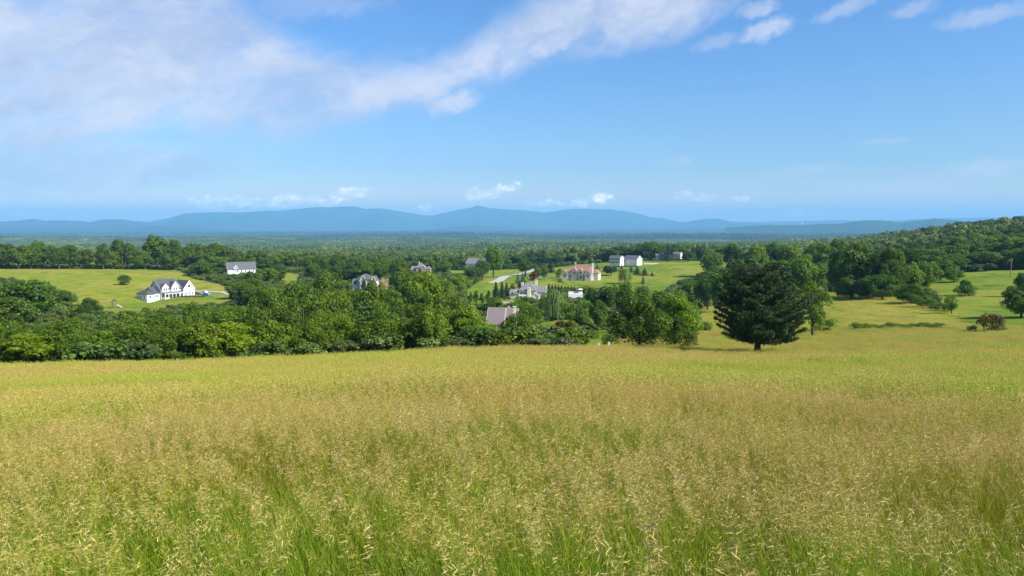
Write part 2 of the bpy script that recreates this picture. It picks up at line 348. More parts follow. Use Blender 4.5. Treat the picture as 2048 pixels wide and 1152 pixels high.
# ground
def ground_material():
    m, t, out = new_mat('ground'); p = t.node('ShaderNodeBsdfPrincipled'); g = t.node('ShaderNodeNewGeometry'); P = g.outputs['Position']
    hay = t.attr('hay').outputs['Fac']; lawn = t.attr('lawn').outputs['Fac']; near = t.attr('near').outputs['Fac']
    n1 = t.noise(P, .018, 4, .55); n2 = t.noise(t.vmath('MULTIPLY', P, (1., .45, 1.)), .16, 5, .62); n3 = t.noise(P, 1.8, 4, .7)
    hayc = t.mix(t.ramp(n1, .4, .62), (.22, .26, .022, 1), (.31, .285, .04, 1))
    hayc = t.mix(t.ramp(n2, .52, .72), hayc, (.36, .29, .08, 1)); hayc = t.mix(t.ramp(n2, .50, .34), hayc, (.13, .19, .020, 1))
    lawnc = t.mix(t.ramp(n1, .42, .60), (.145, .215, .018, 1), (.245, .265, .035, 1)); lawnc = t.mix(t.ramp(n2, .50, .68), lawnc, (.25, .235, .045, 1)); lawnc = t.mix(t.ramp(n2, .45, .32), lawnc, (.065, .12, .018, 1))
    wv = t.math('SINE', t.math('MULTIPLY', t.math('ADD', t.math('ADD', t.sep(P)[0], t.math('MULTIPLY', t.sep(P)[1], .45)), t.math('MULTIPLY', n1, 60.)), 1.1)); lawnc = t.mix(t.ramp(wv, -.6, .6, 0., .35), lawnc, t.mix(1., lawnc, (.70, .80, .6, 1), 'MULTIPLY')); hayc = t.mix(t.ramp(wv, -.6, .6, 0., .14), hayc, t.mix(1., hayc, (.70, .80, .6, 1), 'MULTIPLY'))
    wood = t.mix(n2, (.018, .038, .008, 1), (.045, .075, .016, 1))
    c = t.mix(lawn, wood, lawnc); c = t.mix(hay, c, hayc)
    nearc = t.mix(n3, (.085, .11, .02, 1), (.20, .18, .055, 1)); c = t.mix(near, c, nearc)
    c = t.mix(1., c, t.mix(n3, (.62, .66, .6, 1), (1.32, 1.28, 1.25, 1)), 'MULTIPLY')
    t.put(p.inputs['Base Color'], c); p.inputs['Roughness'].default_value = .95; p.inputs['Specular IOR Level'].default_value = .05
    b = t.node('ShaderNodeBump'); b.inputs['Strength'].default_value = .9; b.inputs['Distance'].default_value = .35
    t.put(b.inputs['Height'], t.noise(P, 1.1, 5, .75)); t.l.new(b.outputs[0], p.inputs['Normal'])
    t.l.new(p.outputs[0], out.inputs[0]); return m
M['ground'] = ground_material()
# ------------------------------------------------------------------ land-use polygons, read off the photo and dropped onto the terrain
def inpoly(px, py, poly):
    px = np.asarray(px); py = np.asarray(py); c = np.zeros(px.shape, bool); n = len(poly)
    for i in range(n):
        x1, y1 = poly[i]; x2, y2 = poly[(i + 1) % n]
        if y1 == y2: continue
        c ^= ((y1 > py) != (y2 > py)) & (px < (x2 - x1) * (py - y1) / (y2 - y1) + x1)
    return c
HAY = [  # polygon, min distance, max distance
    ([(-900, 534), (0, 536), (330, 533), (362, 543), (392, 558), (455, 572), (462, 586), (300, 588), (262, 600), (215, 606), (160, 604), (90, 580), (0, 562), (-900, 555)], 330, 760),
    ([(1655, 584), (1700, 582), (1790, 592), (1850, 602), (1905, 614), (1935, 657), (1395, 664), (1390, 640), (1396, 618), (1460, 604), (1600, 640)], 125, 400)]
LAWN = [
    ([(-20, 606), (160, 604), (262, 598), (300, 586), (462, 584), (462, 600), (400, 618), (235, 640), (150, 622), (60, 612)], 300, 520),
    ([(1845, 580), (1865, 562), (1925, 545), (2048, 539), (2600, 534), (2600, 668), (1930, 660), (1905, 614), (1860, 600)], 125, 520),
    ([(1200, 524), (1300, 517), (1410, 516), (1490, 516), (1490, 527), (1420, 545), (1400, 552), (1350, 572), (1330, 600), (1240, 592), (1170, 582), (1110, 584), (1090, 612), (1060, 624), (975, 616), (930, 606), (925, 586), (960, 560), (880, 548), (880, 540), (940, 541), (985, 540), (1100, 536)], 270, 860),
    ([(556, 540), (604, 540), (598, 578), (566, 578)], 420, 700),
    ([(706, 574), (780, 570), (776, 590), (716, 596)], 380, 560),
    ([(1160, 668), (1230, 655), (1230, 700), (1160, 700)], 112, 240),
    ([(1080, 640), (1160, 640), (1160, 668), (1080, 668)], 190, 300)]
def landuse(x, y):
    d = np.hypot(x, y); z = H(x, y); px, py = project(x, y, z); front = y > 1
    near = np.where(px < 1000, d < 113, np.where(px < 1230, (d < 116), py > 657 - 0 * px)) & front & (d < 205)
    near = near | (d < 113)
    hay = np.zeros(x.shape, bool); lawn = np.zeros(x.shape, bool)
    for poly, a, b in HAY: hay |= inpoly(px, py, poly) & (d > a) & (d < b) & front
    for poly, a, b in LAWN: lawn |= inpoly(px, py, poly) & (d > a) & (d < b) & front
    lawn &= ~near; hay &= ~near
    return near, hay, lawn & ~hay
# ------------------------------------------------------------------ terrain sheet
azs = np.concatenate([np.linspace(-180, -60, 41)[:-1], np.linspace(-60, -40, 21)[:-1], np.linspace(-40, 40, 321), np.linspace(40, 60, 21)[1:], np.linspace(60, 180, 41)[1:]])[:-1]
rs = np.concatenate([np.geomspace(.5, 100, 110)[:-1], np.geomspace(100, 900, 150)[:-1], np.geomspace(900, 36500, 100)])
A, RR = np.meshgrid(np.radians(azs), rs); X = np.sin(A) * RR; Y = np.cos(A) * RR
# jitter the spokes a little so no radial pattern shows
Z = H(X.ravel(), Y.ravel()); V = np.stack([X.ravel(), Y.ravel(), Z], 1); na = len(azs); nr = len(rs)
V = np.vstack([V, [[0, 0, H0(0, .01)]]])
ii = np.arange(nr - 1)[:, None] * na; jj = np.arange(na)[None, :]; j2 = (jj + 1) % na
Q = np.stack([ii + jj, ii + na + jj, ii + na + j2, ii + j2], -1).reshape(-1, 4)
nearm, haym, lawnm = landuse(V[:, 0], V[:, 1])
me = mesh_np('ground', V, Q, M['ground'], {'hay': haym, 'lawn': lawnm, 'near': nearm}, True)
tag(link('ground', me), 'rolling ground of meadows, lawns and wooded valley floor', None, None, 'structure')
# ------------------------------------------------------------------ mountains and far hills
def mountain_mat(name, c):
    m, t, out = new_mat(name); p = t.node('ShaderNodeBsdfPrincipled'); g = t.node('ShaderNodeNewGeometry')
    n = t.noise(g.outputs['Position'], .0012, 6, .6); t.put(p.inputs['Base Color'], t.mix(n, tuple(q * .6 for q in c) + (1,), tuple(q * 1.4 for q in c) + (1,)))
    p.inputs['Roughness'].default_value = 1; p.inputs['Specular IOR Level'].default_value = 0; t.l.new(p.outputs[0], out.inputs[0]); return m
M['mount'] = mountain_mat('wooded_mountain', (.035, .065, .025))
def ridge(name, pts, d, depth, label, seed, rough=1.):
    xs = np.array([p[0] for p in pts], float); ys = np.array([p[1] for p in pts], float)
    n = int((xs[-1] - xs[0]) / 3.5); px = np.linspace(xs[0], xs[-1], n); py = np.interp(px, xs, ys)
    k = np.array([1, 2, 3, 2, 1.]); k /= k.sum(); py = np.convolve(np.pad(py, 2, 'edge'), k, 'valid')
    fr = np.concatenate([np.linspace(-1, 0, 26), np.linspace(0, 1, 10)[1:]])
    V = []
    for a, b in zip(px, py):
        ux, uy, t = unit(a, b); zt = -t * d + rough * (26 * float(vnoise(np.array([a * .05]), np.array([seed * 3.1]), seed)[0]) + 16 * float(vnoise(np.array([a * .17]), np.array([seed * 1.1]), seed)[0]))
        for q in fr:
            dd = d + q * depth; x, y = ux * dd, uy * dd; zb = H0(x, y) - 40
            f = 1 - sstep(np.array(abs(q)), 0, 1) if q > 0 else (1 - abs(q)) ** 1.15
            nz = (float(vnoise(np.array([x / 1300]), np.array([y / 2600]), seed)[0]) * 420 + float(vnoise(np.array([x / 500]), np.array([y / 900]), seed + 5)[0]) * 160) * rough * math.sin(math.pi * min(1, abs(q))) * min(1, max(0., (zt - zb)) / 500)
            V.append((x, y, zb + (zt - zb) * float(f) + nz))
    m = len(fr); I = np.arange(n - 1)[:, None] * m; J = np.arange(m - 1)[None, :]
    Q = np.stack([I + J, I + m + J, I + m + J + 1, I + J + 1], -1).reshape(-1, 4)
    return tag(link(name, mesh_np(name, V, Q, M['mount'], None, True)), label, None, None, 'structure')
ridge('mountain_range', [(200, 452), (250, 448), (300, 444), (340, 436), (357, 431), (368, 427), (400, 425), (440, 424), (485, 425), (530, 422), (560, 421), (600, 418), (640, 414), (660, 415), (680, 413), (715, 413), (730, 418), (760, 416), (800, 423), (850, 431), (870, 430), (895, 424), (920, 419), (940, 415), (957, 411), (975, 416), (1010, 419), (1050, 420), (1090, 426), (1130, 419), (1160, 417), (1220, 419), (1260, 424), (1300, 434), (1340, 441), (1390, 447), (1440, 452)], 27000, 7000, 'long blue mountain range on the horizon with two humps', 3)
ridge('mountain_range', [(-900, 440), (-400, 437), (-100, 444), (0, 444), (40, 441), (70, 439), (95, 443), (120, 440), (150, 441), (180, 444), (205, 439), (240, 438), (262, 441), (300, 445), (370, 450), (460, 456)], 24000, 5000, 'low blue mountains at the left of the horizon', 8, .7)
ridge('far_hill', [(1300, 452), (1355, 447), (1395, 440), (1418, 437), (1438, 437), (1458, 443), (1500, 446), (1560, 450)], 24500, 3000, 'single rounded blue hill right of the long range', 11, .4)
ridge('foothills', [(-900, 458), (0, 457), (200, 455), (340, 452), (420, 458), (520, 462), (800, 461), (880, 458), (950, 450), (990, 454), (1050, 458), (1200, 459), (1400, 456), (1600, 455)], 19000, 2500, 'low dark blue foothills in front of the mountain range', 14, .4)
ridge('far_hills', [(1380, 449), (1450, 445), (1550, 443), (1650, 441), (1800, 440), (1900, 436), (2048, 434), (2300, 435), (2900, 440)], 30000, 5000, 'faint far hills along the right horizon', 17, .3)
ridge('far_hills', [(1450, 455), (1530, 450), (1600, 450), (1680, 447), (1730, 441), (1760, 441), (1800, 445), (1850, 440), (1868, 436), (1885, 438), (1930, 443), (2048, 444), (2400, 446)], 13500, 2500, 'blue wooded hills at the right with a small knob', 21, .4)
# ------------------------------------------------------------------ leaf clouds
def quads(C, N, size, ratio, rng, v=None, tang=None):
    n = len(C); N = N / (np.linalg.norm(N, axis=1, keepdims=True) + 1e-9)
    T = rng.normal(size=(n, 3)) if tang is None else tang
    T = T - (T * N).sum(1, keepdims=True) * N; T /= np.linalg.norm(T, axis=1, keepdims=True) + 1e-9
    B = np.cross(N, T); s = (size if np.ndim(size) else np.full(n, size))[:, None]
    P = np.stack([C - T * s, C + B * s * ratio + T * s * .1, C + T * s, C - B * s * ratio + T * s * .1], 1).reshape(-1, 3)
    Q = np.arange(4 * n).reshape(n, 4)
    v = rng.random(n) if v is None else v
    return P, Q, np.repeat(v, 4)
def rdir(n, rng):
    d = rng.normal(size=(n, 3)); return d / np.linalg.norm(d, axis=1, keepdims=True)
def merge(parts):
    V = []; Q = []; A = []; b = 0
    for p, q, a in parts: V.append(p); Q.append(q + b); A.append(a); b += len(p)
    return np.vstack(V), np.vstack(Q), np.concatenate(A)
def broadleaf(seed, nl, nleaf, lsize, base=.16, rad=.36, lobe=.34, hug=False, pointy=0., loose=0.):
    """crown and trunk meshes of a tree 10 m tall and about 2*rad*10 wide"""
    rng = np.random.default_rng(seed); Hh = 10.; Rr = rad * Hh
    zc = (base + (1 - base) * .5) * Hh; hz = (1 - base) * .5 * Hh * .88
    lob = []
    for k in range(nl):
        u = rdir(1, rng)[0]; f = rng.uniform(.45, .92)
        if hug and u[2] < 0: u[2] *= .9; f = rng.uniform(.75, .98)
        c = np.array([u[0] * Rr * f, u[1] * Rr * f, u[2] * hz * f])
        wz = (c[2] + hz) / (2 * hz); c[:2] *= (1 - pointy * wz) * (1.0 if not hug else 1.12 - .2 * wz)
        r = Rr * lobe * rng.uniform(.65, 1.25); lob.append((c + (0, 0, zc), r))
    parts = []; per = nleaf // nl
    for c, r in lob:
        m = int(per * rng.uniform(.8, 1.2) * (r / (Rr * lobe)) ** 1.3); u = rdir(m, rng)
        u[:, 2] = np.where((u[:, 2] < -.2) & (rng.random(m) < .5), -u[:, 2], u[:, 2])
        rr = r * (1 + .25 * vnoise(u[:, 0] * 2.2 + c[0], u[:, 1] * 2.2 + u[:, 2] * 2.7 + c[1], seed)) * np.where(rng.random(m) < .72, rng.uniform(.82, 1.1, m), rng.uniform(.4, 1.25 + loose, m))
        C = c + u * rr[:, None] * (1, 1, .88)
        N = u * .95 + rdir(m, rng) * .75 + (0, 0, .15)
        v = np.clip(.42 + .22 * rng.normal(size=m) + .2 * (rng.random() - .5), 0, 1)
        ok = C[:, 2] > (.03 * Hh if hug else base * Hh * .6)
        parts.append(quads(C[ok], N[ok], lsize * rng.uniform(.6, 1.35, ok.sum()), .62, rng, v[ok]))
    V, Q, A_ = merge(parts)
    mb = MB(); r0 = .028 * Hh; bend = rng.normal(size=2) * .25
    top = Vector((bend[0], bend[1], zc + hz * .55))
    pts = [Vector((0, 0, -.9)), Vector((0, 0, .4)), Vector((bend[0] * .3, bend[1] * .3, base * Hh)), Vector((bend[0] * .7, bend[1] * .7, zc)), top]
    mb.tube(pts, [r0 * 1.5, r0 * 1.1, r0 * .9, r0 * .55, r0 * .15], 8)
    for c, r in lob[:16]:
        z0 = min(max(base * Hh * .9, c[2] * .55), zc + hz * .3); f = z0 / max(top.z, .1)
        s = Vector((bend[0] * f, bend[1] * f, z0)); e = Vector(c); mid = s.lerp(e, .5) + Vector((0, 0, .35))
        mb.tube([s, mid, e], [r0 * .42, r0 * .28, r0 * .08], 5, False)
    return V, Q, A_, mb
LIB = {}
def lib(key, leafmat, *a, **k):
    V, Q, A_, mb = broadleaf(*a, **k)
    LIB.setdefault(key, []).append((mesh_np(key + '_crown', V, Q, leafmat, {'v': A_}), mb.mesh(key + '_trunk', M['bark'], True)))
for i in range(5): lib('bushy', M['leaf'], 10 + i, 46, 13000, .20, base=.02, rad=.46, lobe=.30, hug=True, pointy=.25)
for i in range(5): lib('tree', M['leaf'], 30 + i, 40, 6000, .27, base=.12, rad=.38, lobe=.34, pointy=.15)
for i in range(3): lib('tall', M['leaf'], 50 + i, 46, 7000, .22, base=.10, rad=.26, lobe=.42, pointy=.2)
for i in range(3): lib('shrub', M['leaf'], 60 + i, 14, 1800, .42, base=.0, rad=.5, lobe=.45, hug=True)
lib('loose', M['leaf'], 70, 30, 5200, .17, base=.14, rad=.33, lobe=.30, loose=.35)
lib('vase', M['leaf'], 71, 34, 9000, .20, base=.12, rad=.44, lobe=.28, pointy=-.1)
for i in range(2): lib('oval', M['leaf'], 75 + i, 20, 2400, .30, base=.03, rad=.26, lobe=.5, hug=True, pointy=.3)
# willow
def willow(seed):
    rng = np.random.default_rng(seed); parts = []; mb = MB(); tips = []
    for k in range(26):
        u = rdir(1, rng)[0]; u[2] = abs(u[2]); c = np.array([u[0] * 3.4, u[1] * 3.4, 5.4 + u[2] * 3.6]); tips.append(c)
        for j in range(26):
            a = rng.uniform(0, 6.28); q = c + np.array([math.cos(a), math.sin(a), 0]) * rng.uniform(.1, 1.5); q[2] += rng.uniform(-.3, .7)
            L = rng.uniform(.35, 1.) * (q[2] - rng.uniform(.2, 2.5)); m = max(3, int(L / .33))
            zz = q[2] - np.linspace(0, L, m); C = np.stack([q[0] + rng.normal(size=m) * .07 + (q[0]) * .06 * np.linspace(0, 1, m), q[1] + rng.normal(size=m) * .07 + q[1] * .06 * np.linspace(0, 1, m), zz], 1)
            N = np.tile(np.array([q[0], q[1], .6]) + rdir(1, rng)[0] * 1.5, (m, 1)); T = np.tile([0, 0, 1.], (m, 1)) + rng.normal(size=(m, 3)) * .15
            parts.append(quads(C, N + rng.normal(size=(m, 3)) * .6, .27, .32, rng, np.full(m, rng.random()), T))
    V, Q, A_ = merge(parts)
    mb.tube([(0, 0, -.6), (0, 0, 1), (.2, 0, 3.4), (0, .1, 5.5)], [.6, .42, .36, .2], 8)
    for c in tips[:12]: mb.tube([(.1, 0, 3.2), tuple((np.array([0, 0, 4.5]) + c) / 2 + (0, 0, 1)), tuple(c)], [.2, .12, .04], 5, False)
    LIB['willow'] = LIB.get('willow', []) + [(mesh_np('willow_crown', V, Q, M['willow'], {'v': A_}), mb.mesh('willow_trunk', M['bark'], True))]
willow(5)
def spruce(seed, key='spruce', rad=.28, n_lev=26, dens=1., droop=.35):
    rng = np.random.default_rng(seed); parts = []; mb = MB()
    for k in range(n_lev):
        f = k / (n_lev - 1); z = .5 + 9.2 * f; L = 10 * rad * (1 - f) ** .85 + .15; nb = int((7 + 5 * (1 - f)) * dens)
        a0 = rng.uniform(0, 6.28)
        for j in range(nb):
            a = a0 + 6.283 * j / nb + rng.normal() * .2; l = L * rng.uniform(.78, 1.12); m = max(3, int(l / .16))
            s = np.linspace(.1, 1, m); side = np.array([-math.sin(a), math.cos(a), 0]); d = np.array([math.cos(a), math.sin(a), 0])
            C = d * (l * s)[:, None] + np.array([0, 0, z]) - np.array([0, 0, 1]) * (droop * l * s ** 1.3 - .1 * l * s ** 3)[:, None]
            C = C + side * (rng.uniform(-1, 1, m) * .30 * l * (1.05 - s * .8))[:, None] + rng.normal(size=(m, 3)) * .05
            N = np.tile([d[0] * .35, d[1] * .35, 1.], (m, 1)) + rng.normal(size=(m, 3)) * .45
            parts.append(quads(C, N, .24, .55, rng, np.clip(.2 + .6 * s + rng.normal(size=m) * .15, 0, 1), np.tile(d, (m, 1)) + rng.normal(size=(m, 3)) * .5))
    V, Q, A_ = merge(parts); mb.tube([(0, 0, -.5), (0, 0, 5), (0, 0, 9.7)], [.22, .14, .03], 6)
    LIB.setdefault(key, []).append((mesh_np(key + '_crown', V, Q, M['needle'], {'v': A_}), mb.mesh(key + '_trunk', M['bark'], True)))
spruce(1); spruce(2, rad=.34); spruce(9, 'arborvitae', .2, 34, 1.5, -.1); spruce(12, 'wildpine', .42, 13, 1.5, -.12)
TREE_LOG = []
def tree(kind, px, d, ytop, wpx, label, group=None, tint=(1, 1, 1), rng=random.Random(4), name=None, cat='tree', deep=0.0):
    x, y, z, pyb = spot(px, d); t = unit(px, ytop)[2]; h = -t * d - z
    if h < 1.2: h = 1.2
    width = wpx * d / F * 1.03
    cr, tk = rng.choice(LIB[kind]); base_w = {'bushy': 10.2, 'tree': 8.6, 'tall': 6.4, 'shrub': 11.5, 'loose': 7.6, 'vase': 9.6, 'oval': 6.4, 'willow': 9.6, 'spruce': 6.0, 'arborvitae': 4.2, 'wildpine': 8.4}[kind]
    sxy = width / base_w; sz = h / 10.0
    nm = name or {'bushy': 'leafy_tree', 'tree': 'leafy_tree', 'tall': 'leafy_tree', 'shrub': 'shrub', 'loose': 'leafy_tree', 'vase': 'leafy_tree', 'oval': 'round_tree', 'willow': 'willow_tree', 'spruce': 'spruce_tree', 'arborvitae': 'arborvitae', 'wildpine': 'pine_tree'}[kind]
    r = empty(nm, (x, y, z - .05), rng.uniform(0, 6.28)); r.scale = (sxy, sxy * rng.uniform(.92, 1.08), sz)
    c = link('crown', cr, r); link('trunk', tk, r)
    k = rng.uniform(.84, 1.16) * (1.28 if max(tint) < .75 and kind != 'spruce' else 1); c.color = (tint[0] * k, tint[1] * k, tint[2] * k, 1)
    if kind == 'wildpine' and group: c.color = (1.8 * k, 1.9 * k, .8 * k, 1)
    tag(r, label, cat, group); TREE_LOG.append((px, ytop, d, h)); return r
ORD = 'first second third fourth fifth sixth seventh eighth ninth tenth eleventh twelfth thirteenth fourteenth fifteenth sixteenth seventeenth eighteenth nineteenth twentieth twenty-first twenty-second twenty-third twenty-fourth twenty-fifth'.split()
# things that must stay in view: x0, x1, y-bottom, distance
KEEP = [(283, 418, 600, 455), (90, 240, 618, 330), (226, 462, 603, 430), (456, 508, 539, 630), (556, 604, 566, 500), (710, 776, 577, 470), (826, 862, 539, 690), (936, 975, 530, 690), (925, 1040, 605, 385),
        (1018, 1096, 600, 420), (978, 1034, 646, 250), (1118, 1200, 558, 590), (1060, 1130, 560, 580), (1200, 1300, 530, 700), (1280, 1410, 552, 600), (1085, 1120, 662, 215), (1140, 1168, 592, 400), (990, 1060, 565, 520), (880, 930, 548, 600), (1290, 1360, 575, 480), (1180, 1280, 572, 560)]
def row(rowname, group, kinds, x0, x1, step, d, dj, ytops, wpx, seed, tints, minh=4., adj=None):
    """a row of separate trees; ytops is a list of (px, y) tops"""
    rg = random.Random(seed); out = []; x = x0
    while x <= x1:
        px = x + rg.uniform(-.25, .25) * step; dd = d + rg.uniform(-dj, dj)
        yt = np.interp(px, [p[0] for p in ytops], [p[1] for p in ytops]) + rg.gauss(0, 1) * 1500 / d; ww = wpx * rg.uniform(.85, 1.25)
        for a, b, yb, kd in KEEP:
            if dd < kd and px + ww * .5 > a and px - ww * .5 < b: yt = max(yt, yb + 3)
        sx, sy, szz, pyb = spot(px, dd); h = -unit(px, yt)[2] * dd - szz
        n_, hy_, lw_ = landuse(np.array([sx]), np.array([sy]))
        if h >= minh and not (n_[0] or hy_[0] or lw_[0]): out.append((px, dd, yt, ww))
        x += step
    out.sort()
    for i, (px, dd, yt, ww) in enumerate(out):
        t = rg.choice(tints); word = {0: 'deep green', 1: 'fresh green', 2: 'yellow-green', 3: 'dark'}[t[0]]
        o = ORD[i] if i < len(ORD) else 'late'
        tree(rg.choice(kinds), px, dd, yt, ww, '%s tree, %s from left in %s' % (word, o, rowname), group, t[1], rg)
DEEP = (0, (.92, .92, .70)); FRESH = (1, (1.25, 1.18, .75)); YELL = (2, (1.6, 1.36, .8)); DARK = (3, (.72, .76, .62))
G_ = 'trees of the belt below the meadow'
row('the front row below the meadow', G_, ['bushy', 'bushy', 'vase', 'tree', 'tall'], -70, 1000, 68, 124, 5, [(-100, 650), (60, 655), (300, 643), (480, 638), (700, 615), (850, 612), (960, 632), (1010, 648)], 88, 1, [DEEP, FRESH, FRESH, DEEP, YELL])
row('the second row below the meadow', G_, ['bushy', 'tall', 'vase', 'loose', 'wildpine', 'tree'], -60, 975, 66, 147, 6, [(-100, 640), (60, 650), (250, 637), (420, 622), (560, 605), (700, 590), (850, 590), (960, 612)], 84, 2, [DEEP, FRESH, DEEP, YELL])
row('the third row below the meadow', G_, ['bushy', 'tree', 'vase', 'tall', 'wildpine'], -40, 960, 62, 178, 8, [(-100, 618), (60, 632), (250, 622), (420, 600), (560, 585), (700, 568), (850, 565), (950, 600)], 76, 3, [DEEP, FRESH, DEEP])
row('the fourth row below the meadow', G_, ['tree', 'bushy'], 400, 940, 62, 225, 10, [(400, 597), (560, 572), (650, 545), (760, 550), (850, 545), (940, 585)], 78, 4, [DEEP, FRESH, DEEP, DARK])
W_ = 'trees of the wood between the houses'
row('the first wood row beyond the belt', W_, ['tree', 'tall'], 470, 930, 52, 285, 12, [(470, 588), (600, 560), (680, 548), (800, 548), (870, 540), (930, 570)], 62, 5, [DEEP, FRESH, DEEP, DARK])
row('the second wood row beyond the belt', W_, ['tree'], 480, 940, 44, 360, 14, [(480, 570), (600, 548), (680, 540), (800, 540), (870, 540), (940, 560)], 52, 6, [DEEP, FRESH, DARK, YELL])
row('the third wood row beyond the belt', W_, ['tree'], 440, 960, 36, 450, 16, [(440, 575), (520, 548), (600, 545), (700, 540), (800, 535), (960, 540)], 44, 7, [DEEP, DEEP, FRESH, DARK])
row('the fourth wood row beyond the belt', W_, ['tree'], 440, 960, 32, 560, 20, [(440, 552), (520, 535), (600, 528), (700, 526), (800, 522), (960, 535)], 38, 8, [DEEP, DEEP, FRESH, DARK])
row('the fifth wood row beyond the belt', W_, ['tree'], 470, 980, 30, 680, 20, [(470, 510), (520, 512), (600, 512), (700, 512), (820, 520), (980, 520)], 36, 9, [DEEP, DEEP, FRESH, DARK])
row('the last row before the far forest', W_, ['tree'], 470, 1060, 30, 800, 25, [(470, 505), (520, 500), (600, 506), (700, 510), (820, 517), (1060, 512)], 36, 19, [DEEP, DEEP, FRESH, DARK])
G2 = 'trees along the far side of the left hay field'
for i, (px, yt, ww, tt) in enumerate([(-60, 482, 46, DEEP), (-20, 484, 44, DARK), (12, 483, 44, DARK), (38, 490, 34, DEEP), (62, 487, 34, DARK), (88, 482, 40, DEEP), (118, 490, 30, DARK), (140, 488, 38, DARK), (172, 496, 34, DEEP),
        (207, 484, 26, DARK), (216, 499, 36, FRESH), (248, 478, 38, DEEP), (272, 497, 30, DEEP), (290, 500, 30, DEEP), (316, 470, 48, DEEP), (350, 473, 26, DARK), (372, 492, 34, DEEP), (390, 482, 50, DEEP), (412, 500, 40, FRESH), (430, 482, 52, DARK), (458, 494, 34, DEEP), (405, 520, 50, DEEP), (445, 512, 40, FRESH), (425, 535, 46, DEEP), (340, 505, 40, FRESH), (468, 530, 36, FRESH)]):
    dd = 745 + (i % 3) * 14 - (110 if i in (21, 23, 25) else 60 if i == 22 else 0)
    tree('tall' if ww < 32 else 'tree', px, dd, yt, ww * 1.15, '%s %s tree, %s behind the hay field' % ('tall' if yt < 486 else 'lower', {0: 'deep green', 1: 'fresh green', 3: 'dark'}[tt[0]], (ORD[i] + ' from the left') if i < 21 else ['just before the grey-roofed house', 'beside the grey-roofed house', 'at the driveway end', 'in front of the tallest tree', 'at the right end'][i - 21]), G2, tt[1])
